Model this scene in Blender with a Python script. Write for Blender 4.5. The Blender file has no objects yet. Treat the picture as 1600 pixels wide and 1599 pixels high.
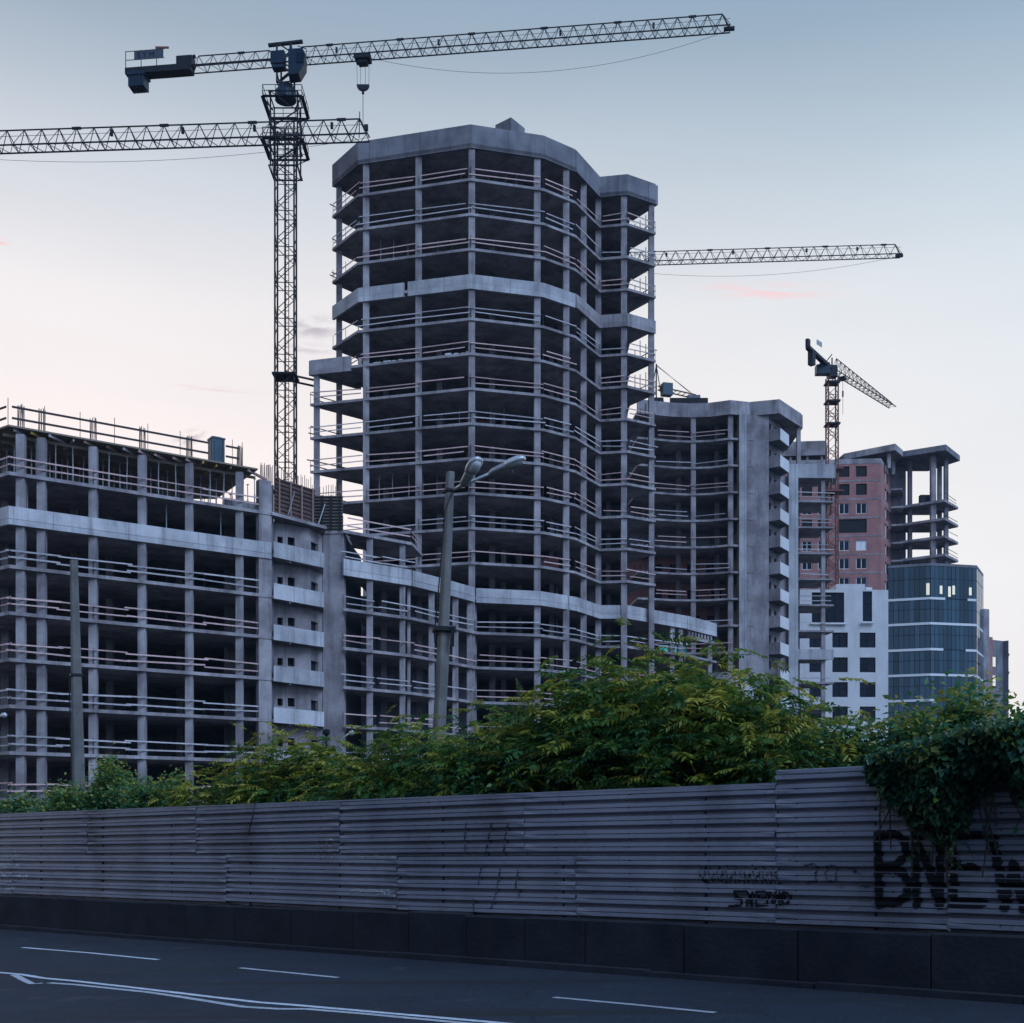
import bpy, math, random
import numpy as np
from mathutils import Vector, Matrix, noise as mnoise

random.seed(7)
rng = np.random.default_rng(11)
SC = bpy.context.scene
COL = SC.collection
R = math.radians

# ------------------------------------------------------------------ camera
F, VH, CZ = 1900.0, 1296.0, 1.6          # focal length and horizon in photo pixels, eye height
cam_d = bpy.data.cameras.new('camera')
cam = bpy.data.objects.new('camera', cam_d)
COL.objects.link(cam)
cam.location = (0, 0, CZ)
cam.rotation_euler = (R(90), 0, 0)
cam_d.sensor_width = 36.0
cam_d.lens = F / 1600 * 36.0
cam_d.shift_y = (VH - 799.5) / 1600
cam_d.clip_start = 0.1
cam_d.clip_end = 6000
SC.camera = cam

# ------------------------------------------------------------------ world, sun, exposure
W = bpy.data.worlds.new('World')
SC.world = W
W.use_nodes = True
wn, wl = W.node_tree.nodes, W.node_tree.links
wn.clear()
SUN_AZ, SUN_EL = 138.0, 42.0           # degrees from the view direction (+Y), right is positive: soft fill from behind right, set to light the facades
GLOW_AZ = -38.0                        # the pale part of the evening sky
def wnode(t, **kw):
    n = wn.new(t)
    for k, v in kw.items():
        setattr(n, k, v)
    return n
w_out = wnode('ShaderNodeOutputWorld')
w_bg = wnode('ShaderNodeBackground')
w_tc = wnode('ShaderNodeTexCoord')
w_sky = wnode('ShaderNodeTexSky')
w_sky.sky_type = 'NISHITA'
w_sky.sun_disc = False
w_sky.sun_elevation = R(SUN_EL)
w_sky.sun_rotation = R(SUN_AZ)
w_sky.altitude = 150
w_sky.air_density = 1.2
w_sky.dust_density = 1.5
w_sky.ozone_density = 2.0
w_sep = wnode('ShaderNodeSeparateXYZ')
wl.new(w_tc.outputs['Generated'], w_sep.inputs[0])
w_ramp = wnode('ShaderNodeValToRGB')
wl.new(w_sep.outputs['Z'], w_ramp.inputs[0])
cr = w_ramp.color_ramp
SKY = [(0.0, (1.0, 0.90, 0.86)), (0.15, (0.97, 0.895, 0.885)), (0.30, (0.90, 0.865, 0.875)),
       (0.39, (0.79, 0.80, 0.835)), (0.46, (0.59, 0.655, 0.73)), (0.54, (0.345, 0.44, 0.55)),
       (0.64, (0.18, 0.32, 0.50)), (0.80, (0.065, 0.19, 0.42)), (1.0, (0.035, 0.125, 0.35))]
while len(cr.elements) < len(SKY):
    cr.elements.new(0.5)
for e, (p, c) in zip(cr.elements, SKY):
    e.position = p
    e.color = (*c, 1)
# evening sky: warm towards the sunset, bluer away from it
w_dot = wnode('ShaderNodeVectorMath', operation='DOT_PRODUCT')
wl.new(w_tc.outputs['Generated'], w_dot.inputs[0])
w_dot.inputs[1].default_value = (math.sin(R(GLOW_AZ)), math.cos(R(GLOW_AZ)), 0)
w_map = wnode('ShaderNodeMapRange')
w_map.inputs['From Min'].default_value = -1
w_map.inputs['From Max'].default_value = 1
wl.new(w_dot.outputs['Value'], w_map.inputs['Value'])
w_tone = wnode('ShaderNodeValToRGB')
TONE = [(0.0, (0.50, 0.80, 1.32)), (0.45, (0.64, 0.87, 1.16)), (0.70, (0.89, 0.965, 0.985)), (0.84, (1.03, 1.01, 0.99)), (0.95, (1.11, 1.045, 1.005))]
while len(w_tone.color_ramp.elements) < len(TONE):
    w_tone.color_ramp.elements.new(0.5)
for e, (p, c) in zip(w_tone.color_ramp.elements, TONE):
    e.position = p
    e.color = (*c, 1)
wl.new(w_map.outputs[0], w_tone.inputs[0])
w_mul = wnode('ShaderNodeVectorMath', operation='MULTIPLY')
wl.new(w_ramp.outputs['Color'], w_mul.inputs[0])
wl.new(w_tone.outputs['Color'], w_mul.inputs[1])
w_nsc = wnode('ShaderNodeVectorMath', operation='SCALE')
wl.new(w_sky.outputs[0], w_nsc.inputs[0])
w_nsc.inputs['Scale'].default_value = 0.09
w_mix = wnode('ShaderNodeMix', data_type='RGBA')
w_mix.inputs[0].default_value = 0.05
wl.new(w_mul.outputs[0], w_mix.inputs[6])
wl.new(w_nsc.outputs[0], w_mix.inputs[7])
# thin uneven veil, stretched along the horizon
w_veil = wnode('ShaderNodeTexNoise')
w_vm = wnode('ShaderNodeVectorMath', operation='MULTIPLY')
wl.new(w_tc.outputs['Generated'], w_vm.inputs[0])
w_vm.inputs[1].default_value = (2.2, 2.2, 11.0)
wl.new(w_vm.outputs[0], w_veil.inputs['Vector'])
w_veil.inputs['Scale'].default_value = 1.0
w_veil.inputs['Detail'].default_value = 6
w_vr = wnode('ShaderNodeMapRange')
w_vr.inputs['From Min'].default_value = 0.3
w_vr.inputs['From Max'].default_value = 0.7
w_vr.inputs['To Min'].default_value = 0.965
w_vr.inputs['To Max'].default_value = 1.03
wl.new(w_veil.outputs[0], w_vr.inputs['Value'])
w_vs = wnode('ShaderNodeVectorMath', operation='SCALE')
wl.new(w_mix.outputs[2], w_vs.inputs[0])
wl.new(w_vr.outputs[0], w_vs.inputs['Scale'])
last = w_vs.outputs[0]
def pixdir(u, v):
    d = Vector(((u - 800) / F, 1.0, (VH - v) / F))
    return d.normalized()
def cloud(last, u, v, ru, rv, tilt, col, amt, sc):
    """a small evening cloud: a soft ellipse in the sky broken up by noise"""
    d = pixdir(u, v)
    right = Vector((0, 0, 1)).cross(d) * -1
    right.normalize()
    up = right.cross(d)
    up = up if up.z > 0 else -up
    a = right * math.cos(tilt) + up * math.sin(tilt)
    b = up * math.cos(tilt) - right * math.sin(tilt)
    def comp(ax, r):
        n = wnode('ShaderNodeVectorMath', operation='DOT_PRODUCT')
        s = wnode('ShaderNodeVectorMath', operation='SUBTRACT')
        wl.new(w_tc.outputs['Generated'], s.inputs[0])
        s.inputs[1].default_value = d
        wl.new(s.outputs[0], n.inputs[0])
        n.inputs[1].default_value = ax / (r / F)
        return n.outputs['Value']
    x, y = comp(a, ru), comp(b, rv)
    nz = wnode('ShaderNodeTexNoise')
    cmb = wnode('ShaderNodeCombineXYZ')
    wl.new(x, cmb.inputs[0]); wl.new(y, cmb.inputs[1])
    wl.new(cmb.outputs[0], nz.inputs['Vector'])
    nz.inputs['Scale'].default_value = sc
    nz.inputs['Detail'].default_value = 5
    l = wnode('ShaderNodeVectorMath', operation='LENGTH')
    wl.new(cmb.outputs[0], l.inputs[0])
    m = wnode('ShaderNodeMapRange', interpolation_type='SMOOTHSTEP')
    m.inputs['From Min'].default_value = 1.0
    m.inputs['From Max'].default_value = 0.1
    wl.new(l.outputs['Value'], m.inputs['Value'])
    nm = wnode('ShaderNodeMapRange', interpolation_type='SMOOTHSTEP')
    nm.inputs['From Min'].default_value = 0.38
    nm.inputs['From Max'].default_value = 0.62
    wl.new(nz.outputs[0], nm.inputs['Value'])
    f = wnode('ShaderNodeMath', operation='MULTIPLY')
    wl.new(m.outputs[0], f.inputs[0]); wl.new(nm.outputs[0], f.inputs[1])
    g = wnode('ShaderNodeMath', operation='MULTIPLY')
    wl.new(f.outputs[0], g.inputs[0]); g.inputs[1].default_value = amt
    mx = wnode('ShaderNodeMix', data_type='RGBA')
    wl.new(g.outputs[0], mx.inputs[0])
    wl.new(last, mx.inputs[6])
    mx.inputs[7].default_value = (*col, 1)
    return mx.outputs[2]
last = cloud(last, 1200, 455, 130, 17, R(-6), (0.93, 0.62, 0.64), 0.75, 1.6)
last = cloud(last, 492, 512, 62, 22, R(4), (0.42, 0.38, 0.46), 0.75, 1.3)
last = cloud(last, 480, 545, 60, 12, 0, (0.5, 0.45, 0.52), 0.5, 1.5)
last = cloud(last, 296, 683, 34, 14, R(25), (0.50, 0.44, 0.50), 0.8, 1.2)
last = cloud(last, 335, 608, 90, 6, 0, (0.80, 0.62, 0.64), 0.5, 1.5)
last = cloud(last, -2, 377, 18, 7, 0, (0.95, 0.55, 0.55), 0.8, 1.2)
wl.new(last, w_bg.inputs['Color'])
w_bg.inputs['Strength'].default_value = 1.07
wl.new(w_bg.outputs[0], w_out.inputs['Surface'])

sun_d = bpy.data.lights.new('sun', 'SUN')
sun = bpy.data.objects.new('sun', sun_d)
COL.objects.link(sun)
sd = Vector((math.sin(R(SUN_AZ)) * math.cos(R(SUN_EL)), math.cos(R(SUN_AZ)) * math.cos(R(SUN_EL)), math.sin(R(SUN_EL))))
sun.rotation_euler = (-sd).to_track_quat('-Z', 'Y').to_euler()
sun_d.energy = 2.0
sun_d.angle = R(34)
sun_d.color = (0.58, 0.755, 1.0)

SC.view_settings.view_transform = 'Standard'
SC.view_settings.look = 'None'
SC.view_settings.exposure = 0.0
SC.view_settings.gamma = 1.0
SC.view_settings.use_curve_mapping = False
SC.cycles.max_bounces = 5
SC.cycles.diffuse_bounces = 1
SC.cycles.glossy_bounces = 2
SC.cycles.transmission_bounces = 2

# ------------------------------------------------------------------ materials
MATS = {}
def new_mat(name):
    m = bpy.data.materials.new(name)
    m.use_nodes = True
    nt = m.node_tree
    b = nt.nodes['Principled BSDF']
    MATS[name] = m
    return m, nt, b
def nd(nt, t, **kw):
    n = nt.nodes.new(t)
    for k, v in kw.items():
        setattr(n, k, v)
    return n
def noise_fac(nt, vec, scale, lo, hi, detail=4, rough=0.55):
    n = nd(nt, 'ShaderNodeTexNoise')
    n.inputs['Scale'].default_value = scale
    n.inputs['Detail'].default_value = detail
    n.inputs['Roughness'].default_value = rough
    nt.links.new(vec, n.inputs['Vector'])
    m = nd(nt, 'ShaderNodeMapRange')
    m.inputs['From Min'].default_value = lo
    m.inputs['From Max'].default_value = hi
    nt.links.new(n.outputs[0], m.inputs['Value'])
    return m.outputs[0]
def mixc(nt, fac, a, b, mode='MIX'):
    m = nd(nt, 'ShaderNodeMix', data_type='RGBA', blend_type=mode)
    for i, x in ((0, fac), (6, a), (7, b)):
        if isinstance(x, (int, float)):
            m.inputs[i].default_value = x
        elif isinstance(x, tuple):
            m.inputs[i].default_value = (*x, 1)
        else:
            nt.links.new(x, m.inputs[i])
    return m.outputs[2]
def scaled_pos(nt, sx, sy, sz):
    g = nd(nt, 'ShaderNodeNewGeometry')
    m = nd(nt, 'ShaderNodeVectorMath', operation='MULTIPLY')
    nt.links.new(g.outputs['Position'], m.inputs[0])
    m.inputs[1].default_value = (sx, sy, sz)
    return m.outputs[0]
def obj_random(nt, col_socket, amount):
    oi = nd(nt, 'ShaderNodeObjectInfo')
    m = nd(nt, 'ShaderNodeMapRange')
    m.inputs['To Min'].default_value = 1 - amount
    m.inputs['To Max'].default_value = 1 + amount
    nt.links.new(oi.outputs['Random'], m.inputs['Value'])
    s = nd(nt, 'ShaderNodeVectorMath', operation='SCALE')
    nt.links.new(col_socket, s.inputs[0])
    nt.links.new(m.outputs[0], s.inputs['Scale'])
    return s.outputs[0]
def conc(name, a, b, stain=(0.10, 0.10, 0.11), stain_amt=0.65, k=1.0, rough=0.9, vary=0.10, joints=0):
    m, nt, p = new_mat(name)
    pos = scaled_pos(nt, 1, 1, 1)
    streak = scaled_pos(nt, 1.3 * k, 1.3 * k, 0.16 * k)
    f1 = noise_fac(nt, pos, 0.42 * k, 0.36, 0.64, 6)
    f2 = noise_fac(nt, streak, 1.0, 0.50, 0.78, 5, 0.6)
    f3 = noise_fac(nt, pos, 5.0 * k, 0.25, 0.75, 4)
    c = mixc(nt, f1, a, b)
    f2s = nd(nt, 'ShaderNodeMath', operation='MULTIPLY')
    nt.links.new(f2, f2s.inputs[0]); f2s.inputs[1].default_value = stain_amt
    c = mixc(nt, f2s.outputs[0], c, stain)
    f3s = nd(nt, 'ShaderNodeMath', operation='MULTIPLY')
    nt.links.new(f3, f3s.inputs[0]); f3s.inputs[1].default_value = 0.22
    c = mixc(nt, f3s.outputs[0], c, tuple(x * 0.45 for x in a))
    if joints:
        ln = nd(nt, 'ShaderNodeVectorMath', operation='DOT_PRODUCT')
        nt.links.new(pos, ln.inputs[0]); ln.inputs[1].default_value = (0.83 / joints, 0.56 / joints, 0.0)
        fr = nd(nt, 'ShaderNodeMath', operation='FRACT'); nt.links.new(ln.outputs['Value'], fr.inputs[0])
        lt = nd(nt, 'ShaderNodeMath', operation='LESS_THAN'); nt.links.new(fr.outputs[0], lt.inputs[0]); lt.inputs[1].default_value = 0.035
        la = nd(nt, 'ShaderNodeMath', operation='MULTIPLY'); nt.links.new(lt.outputs[0], la.inputs[0]); la.inputs[1].default_value = 0.35
        c = mixc(nt, la.outputs[0], c, tuple(x * 0.4 for x in a))
        rust = noise_fac(nt, scaled_pos(nt, 2.6, 2.6, 0.22), 1.0, 0.66, 0.80, 4)
        ra = nd(nt, 'ShaderNodeMath', operation='MULTIPLY'); nt.links.new(rust, ra.inputs[0]); ra.inputs[1].default_value = 0.35
        c = mixc(nt, ra.outputs[0], c, (0.23, 0.17, 0.14))
    c = obj_random(nt, c, vary)
    nt.links.new(c, p.inputs['Base Color'])
    p.inputs['Roughness'].default_value = rough
    p.inputs['Specular IOR Level'].default_value = 0.25
    bp = nd(nt, 'ShaderNodeBump')
    bp.inputs['Strength'].default_value = 0.25
    bp.inputs['Distance'].default_value = 0.03
    nt.links.new(f3, bp.inputs['Height'])
    nt.links.new(bp.outputs[0], p.inputs['Normal'])
    return m
def plain(name, col, rough=0.7, metal=0.0, vary=0.12, spec=0.3, nscale=3.0):
    m, nt, p = new_mat(name)
    f = noise_fac(nt, scaled_pos(nt, 1, 1, 1), nscale, 0.25, 0.75, 4)
    c = mixc(nt, f, tuple(x * (1 - vary) for x in col), tuple(min(1, x * (1 + vary)) for x in col))
    c = obj_random(nt, c, vary)
    nt.links.new(c, p.inputs['Base Color'])
    p.inputs['Roughness'].default_value = rough
    p.inputs['Metallic'].default_value = metal
    p.inputs['Specular IOR Level'].default_value = spec
    return m

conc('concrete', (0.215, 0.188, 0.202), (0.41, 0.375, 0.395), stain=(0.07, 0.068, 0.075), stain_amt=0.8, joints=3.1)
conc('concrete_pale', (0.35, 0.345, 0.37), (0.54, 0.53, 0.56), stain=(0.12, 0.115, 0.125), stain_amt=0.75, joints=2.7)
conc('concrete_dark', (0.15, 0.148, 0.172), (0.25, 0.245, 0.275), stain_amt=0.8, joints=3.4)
conc('concrete_pole', (0.13, 0.125, 0.12), (0.20, 0.195, 0.19), stain_amt=0.7, k=3)
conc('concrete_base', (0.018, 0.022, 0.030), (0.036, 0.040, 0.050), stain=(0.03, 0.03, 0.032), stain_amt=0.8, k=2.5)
conc('white_plaster', (0.62, 0.61, 0.63), (0.70, 0.69, 0.71), stain_amt=0.2, vary=0.02)
conc('brick_red', (0.33, 0.155, 0.15), (0.42, 0.21, 0.20), stain=(0.20, 0.10, 0.10), stain_amt=0.45, k=1.2)
plain('plank_pink', (0.53, 0.36, 0.35), 0.8, vary=0.22)
plain('plank_grey', (0.42, 0.39, 0.41), 0.8, vary=0.25)
plain('plank_dark', (0.05, 0.04, 0.04), 0.8)
plain('steel_dark', (0.013, 0.014, 0.019), 0.55, 0.2)
plain('steel_blue', (0.010, 0.024, 0.045), 0.45, 0.1)
plain('steel_red', (0.14, 0.050, 0.040), 0.55, 0.1)
plain('steel_grey', (0.38, 0.40, 0.42), 0.45, 0.5)
plain('rebar', (0.30, 0.20, 0.17), 0.8)
plain('ply', (0.26, 0.21, 0.16), 0.8)
plain('ply_rust', (0.105, 0.062, 0.056), 0.8, vary=0.3)
plain('beam_yellow', (0.46, 0.33, 0.09), 0.6)
plain('toilet_blue', (0.045, 0.085, 0.12), 0.5)
plain('tarp_green', (0.10, 0.62, 0.45), 0.7)
plain('white_trim', (0.72, 0.72, 0.74), 0.6, vary=0.03)
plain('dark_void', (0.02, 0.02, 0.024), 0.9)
plain('lamp_alu', (0.55, 0.56, 0.58), 0.35, 0.4)
plain('road_paint', (0.55, 0.57, 0.60), 0.7, vary=0.35, nscale=14)
plain('paint_black', (0.008, 0.008, 0.010), 0.8)
plain('paint_pale', (0.62, 0.62, 0.64), 0.7, vary=0.3)
plain('bark', (0.06, 0.045, 0.035), 0.9)
plain('cable', (0.02, 0.02, 0.022), 0.7)
plain('sign_panel', (0.06, 0.075, 0.10), 0.6)
plain('letter', (0.02, 0.022, 0.03), 0.6)
def glass(name, col, rough, spec):
    m, nt, p = new_mat(name)
    c = nd(nt, 'ShaderNodeRGB'); c.outputs[0].default_value = (*col, 1)
    nt.links.new(obj_random(nt, c.outputs[0], 0.4), p.inputs['Base Color'])
    p.inputs['Roughness'].default_value = rough
    p.inputs['Specular IOR Level'].default_value = spec
    p.inputs['IOR'].default_value = 1.5
    nz = noise_fac(nt, scaled_pos(nt, 1, 1, 1), 0.9, 0, 1, 2)
    bp = nd(nt, 'ShaderNodeBump'); bp.inputs['Strength'].default_value = 0.05
    bp.inputs['Distance'].default_value = 0.1
    nt.links.new(nz, bp.inputs['Height']); nt.links.new(bp.outputs[0], p.inputs['Normal'])
glass('glass_dark', (0.042, 0.080, 0.108), 0.05, 0.25)
glass('glass_window', (0.008, 0.014, 0.026), 0.06, 0.15)
glass('lamp_glass', (0.35, 0.36, 0.38), 0.15, 0.6)
m, nt, p = new_mat('sky_glow_pane')  # pale emission put in for sky showing in office and far block glass
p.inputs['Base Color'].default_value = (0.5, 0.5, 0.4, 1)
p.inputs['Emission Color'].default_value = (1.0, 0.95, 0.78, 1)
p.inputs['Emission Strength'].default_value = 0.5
# corrugated sheet paint
m, nt, p = new_mat('sheet_paint')
pos = scaled_pos(nt, 1, 1, 1)
c = mixc(nt, noise_fac(nt, pos, 0.7, 0.3, 0.7, 5), (0.235, 0.24, 0.30), (0.34, 0.335, 0.395))
c = mixc(nt, noise_fac(nt, scaled_pos(nt, 0.8, 0.8, 0.5), 1.0, 0.50, 0.80, 5), c, (0.13, 0.125, 0.14))
c = mixc(nt, noise_fac(nt, pos, 9, 0.60, 0.85, 4), c, (0.13, 0.11, 0.10))
c = mixc(nt, noise_fac(nt, scaled_pos(nt, 1.6, 1.6, 0.7), 1.0, 0.64, 0.80, 6, 0.7), c, (0.12, 0.075, 0.06))
c = obj_random(nt, c, 0.16)
nt.links.new(c, p.inputs['Base Color'])
p.inputs['Roughness'].default_value = 0.45
p.inputs['Specular IOR Level'].default_value = 0.45
# asphalt
m, nt, p = new_mat('asphalt')
pos = scaled_pos(nt, 1, 1, 1)
c = mixc(nt, noise_fac(nt, pos, 0.45, 0.35, 0.65, 6), (0.008, 0.014, 0.027), (0.019, 0.027, 0.043))
c = mixc(nt, noise_fac(nt, pos, 38, 0.42, 0.80, 3), c, (0.056, 0.065, 0.080))
c = mixc(nt, noise_fac(nt, pos, 1.3, 0.60, 0.72, 5), c, (0.058, 0.055, 0.060))
rot = nd(nt, 'ShaderNodeMapping'); nt.links.new(pos, rot.inputs['Vector'])
rot.inputs['Rotation'].default_value = (0, 0, R(38.6))
rot.inputs['Scale'].default_value = (0.10, 1.4, 1)
c = mixc(nt, noise_fac(nt, rot.outputs[0], 1.0, 0.52, 0.64, 4), c, (0.024, 0.024, 0.026))
vor = nd(nt, 'ShaderNodeTexVoronoi', feature='DISTANCE_TO_EDGE')
wob = nd(nt, 'ShaderNodeTexNoise'); wob.inputs['Scale'].default_value = 1.1; wob.inputs['Detail'].default_value = 6
nt.links.new(pos, wob.inputs['Vector'])
wmix = nd(nt, 'ShaderNodeVectorMath', operation='ADD')
nt.links.new(pos, wmix.inputs[0]); nt.links.new(wob.outputs['Color'], wmix.inputs[1])
nt.links.new(wmix.outputs[0], vor.inputs['Vector'])
vor.inputs['Scale'].default_value = 0.34
mr = nd(nt, 'ShaderNodeMapRange'); mr.inputs['From Min'].default_value = 0.004; mr.inputs['From Max'].default_value = 0.012
mr.inputs['To Min'].default_value = 0.35; mr.inputs['To Max'].default_value = 0.0
nt.links.new(vor.outputs['Distance'], mr.inputs['Value'])
c = mixc(nt, mr.outputs[0], c, (0.010, 0.010, 0.011))
nt.links.new(c, p.inputs['Base Color'])
p.inputs['Roughness'].default_value = 0.82
p.inputs['Specular IOR Level'].default_value = 0.25
bp = nd(nt, 'ShaderNodeBump'); bp.inputs['Strength'].default_value = 0.5; bp.inputs['Distance'].default_value = 0.01
nt.links.new(noise_fac(nt, pos, 45, 0.2, 0.8, 3), bp.inputs['Height'])
nt.links.new(bp.outputs[0], p.inputs['Normal'])
# earth
m, nt, p = new_mat('earth')
pos = scaled_pos(nt, 1, 1, 1)
c = mixc(nt, noise_fac(nt, pos, 0.2, 0.35, 0.65, 6), (0.022, 0.026, 0.016), (0.045, 0.040, 0.032))
nt.links.new(c, p.inputs['Base Color'])
p.inputs['Roughness'].default_value = 0.95
# leaves: colour from a per-leaf tint (0 deep green, 0.6 fresh green, 1 yellow new growth)
def leaf_mat(name, stops, rough, spec):
    m, nt, p = new_mat(name)
    at = nd(nt, 'ShaderNodeAttribute', attribute_name='tint')
    rp = nd(nt, 'ShaderNodeValToRGB')
    nt.links.new(at.outputs['Fac'], rp.inputs[0])
    e = rp.color_ramp.elements
    while len(e) < len(stops):
        e.new(0.5)
    for x, (ps, cl) in zip(e, stops):
        x.position = ps; x.color = (*cl, 1)
    nt.links.new(rp.outputs[0], p.inputs['Base Color'])
    p.inputs['Roughness'].default_value = rough
    p.inputs['Specular IOR Level'].default_value = spec
    tr = nd(nt, 'ShaderNodeBsdfTranslucent')
    nt.links.new(rp.outputs[0], tr.inputs['Color'])
    ms = nd(nt, 'ShaderNodeMixShader')
    ms.inputs[0].default_value = 0.38
    nt.links.new(p.outputs[0], ms.inputs[1]); nt.links.new(tr.outputs[0], ms.inputs[2])
    nt.links.new(ms.outputs[0], nt.nodes['Material Output'].inputs['Surface'])
leaf_mat('leaf_pinnate', [(0, (0.020, 0.070, 0.028)), (0.45, (0.065, 0.165, 0.030)), (0.78, (0.22, 0.275, 0.034)), (1, (0.46, 0.41, 0.06))], 0.5, 0.4)
leaf_mat('leaf_gloss', [(0, (0.018, 0.075, 0.045)), (0.45, (0.065, 0.23, 0.10)), (0.8, (0.24, 0.35, 0.06)), (1, (0.48, 0.42, 0.08))], 0.36, 0.6)
leaf_mat('leaf_ivy', [(0, (0.012, 0.050, 0.028)), (0.5, (0.045, 0.15, 0.07)), (0.85, (0.19, 0.27, 0.05)), (1, (0.30, 0.27, 0.05))], 0.42, 0.5)

# ------------------------------------------------------------------ mesh and object helpers
WPOS = {}
class MB:
    """collects boxes, bars and prisms in world coordinates; build() links them as one mesh object"""
    def __init__(s):
        s.v, s.f = [], []
    def add(s, verts, faces):
        o = len(s.v)
        s.v += [tuple(x) for x in verts]
        s.f += [tuple(i + o for i in fc) for fc in faces]
        return s
    def box(s, c, size, rz=0.0):
        cx, cy, cz = c
        hx, hy, hz = size[0] / 2, size[1] / 2, size[2] / 2
        ca, sa = math.cos(rz), math.sin(rz)
        vs = []
        for dz in (-hz, hz):
            for dx, dy in ((-hx, -hy), (hx, -hy), (hx, hy), (-hx, hy)):
                vs.append((cx + dx * ca - dy * sa, cy + dx * sa + dy * ca, cz + dz))
        return s.add(vs, [(3, 2, 1, 0), (4, 5, 6, 7), (0, 1, 5, 4), (1, 2, 6, 5), (2, 3, 7, 6), (3, 0, 4, 7)])
    def bar(s, p, q, w, h=None, n=4, w2=None):
        p, q = Vector(p), Vector(q)
        d = q - p
        if d.length < 1e-6:
            return s
        d.normalize()
        up = Vector((0, 0, 1)) if abs(d.z) < 0.95 else Vector((0, 1, 0))
        a = d.cross(up).normalized(); b = a.cross(d).normalized()
        h = h or w
        vs = []
        for e, k in ((p, 1.0), (q, (w2 / w if w2 else 1.0))):
            for i in range(n):
                t = 2 * math.pi * (i + 0.5) / n
                r = 0.7071 if n == 4 else 0.5
                vs.append(e + a * math.cos(t) * w * r * k + b * math.sin(t) * h * r * k)
        fs = [tuple((i, (i + 1) % n, n + (i + 1) % n, n + i)) for i in range(n)]
        fs += [tuple(reversed(range(n))), tuple(range(n, 2 * n))]
        return s.add(vs, fs)
    def tube(s, pts, rad, n=8):
        pts = [Vector(p) for p in pts]
        rs = rad if isinstance(rad, (list, tuple)) else [rad] * len(pts)
        vs, fs = [], []
        for i, p in enumerate(pts):
            d = (pts[min(i + 1, len(pts) - 1)] - pts[max(i - 1, 0)]).normalized()
            up = Vector((0, 0, 1)) if abs(d.z) < 0.95 else Vector((0, 1, 0))
            a = d.cross(up).normalized(); b = a.cross(d).normalized()
            for k in range(n):
                t = 2 * math.pi * k / n
                vs.append(p + (a * math.cos(t) + b * math.sin(t)) * rs[i])
        for i in range(len(pts) - 1):
            for k in range(n):
                fs.append((i * n + k, i * n + (k + 1) % n, (i + 1) * n + (k + 1) % n, (i + 1) * n + k))
        fs.append(tuple(reversed(range(n)))); fs.append(tuple(range((len(pts) - 1) * n, len(pts) * n)))
        return s.add(vs, fs)
    def prism(s, poly, z0, z1):
        n = len(poly)
        area = sum(poly[i][0] * poly[(i + 1) % n][1] - poly[(i + 1) % n][0] * poly[i][1] for i in range(n))
        if area < 0:
            poly = list(reversed(poly))
        vs = [(x, y, z0) for x, y in poly] + [(x, y, z1) for x, y in poly]
        fs = [tuple(reversed(range(n))), tuple(range(n, 2 * n))]
        fs += [(i, (i + 1) % n, n + (i + 1) % n, n + i) for i in range(n)]
        return s.add(vs, fs)
    def strip(s, line, z0, z1, th):
        """an upright wall of thickness th behind a plan polyline, mitred at its corners"""
        pts = [Vector((x, y)) for x, y in line]
        out = []
        for i, p in enumerate(pts):
            ns = []
            for a, b in ((i - 1, i), (i, i + 1)):
                if 0 <= a and b < len(pts):
                    d = (pts[b] - pts[a]).normalized()
                    nn = Vector((-d.y, d.x))
                    if nn.dot((pts[a] + pts[b]) / 2) < 0:
                        nn = -nn
                    ns.append(nn)
            m = sum(ns, Vector((0, 0)))
            m = m.normalized()
            out.append(p + m * th / max(0.5, m.dot(ns[0])))
        for i in range(len(pts) - 1):
            q = [pts[i], pts[i + 1], out[i + 1], out[i]]
            s.prism([(a.x, a.y) for a in q], z0, z1)
        return s
    def build(s, name, mat, parent=None, loc=None, smooth=False):
        base = WPOS[parent] if parent is not None else Vector((0, 0, 0))
        L = Vector(loc) if loc is not None else base
        me = bpy.data.meshes.new(name)
        me.from_pydata([(a - L.x, b - L.y, c - L.z) for a, b, c in s.v], [], s.f)
        me.materials.append(MATS[mat])
        if smooth:
            me.polygons.foreach_set('use_smooth', [True] * len(me.polygons))
        me.update()
        return place(bpy.data.objects.new(name, me), parent, L)
def place(o, parent, L):
    COL.objects.link(o)
    base = WPOS[parent] if parent is not None else Vector((0, 0, 0))
    o.location = Vector(L) - base
    o.parent = parent
    WPOS[o] = Vector(L)
    return o
def tag(o, label=None, cat=None, group=None, kind=None):
    for k, v in (('label', label), ('category', cat), ('group', group), ('kind', kind)):
        if v:
            o[k] = v
    return o
def thing(name, loc, label, cat, group=None):
    o = bpy.data.objects.new(name, None)
    o.empty_display_size = 0.5
    place(o, None, Vector(loc))
    return tag(o, label, cat, group)
UNIT = {}
def ubox(name, parent, c, size, rz=0.0, pitch=0.0, mat='concrete'):
    """a box that shares one unit mesh per material"""
    if mat not in UNIT:
        me = bpy.data.meshes.new('unit_' + mat)
        b = MB().box((0, 0, 0), (1, 1, 1))
        me.from_pydata(b.v, [], b.f)
        me.materials.append(MATS[mat])
        UNIT[mat] = me
    o = place(bpy.data.objects.new(name, UNIT[mat]), parent, Vector(c))
    o.rotation_euler = (0, pitch, rz)
    o.scale = size
    return o
def on_line(u, A, B, inset=0.0):
    """plan point seen at photo column u on the line A-B moved away from the viewer by inset"""
    A, B = Vector(A), Vector(B)
    d = (B - A).normalized()
    n = Vector((-d.y, d.x))
    if n.dot((A + B) / 2) < 0:
        n = -n
    A2 = A + n * inset
    k = (u - 800) / F
    t = (k * A2.y - A2.x) / (d.x - k * d.y)
    q = A2 + d * t
    return (q.x, q.y)
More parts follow.
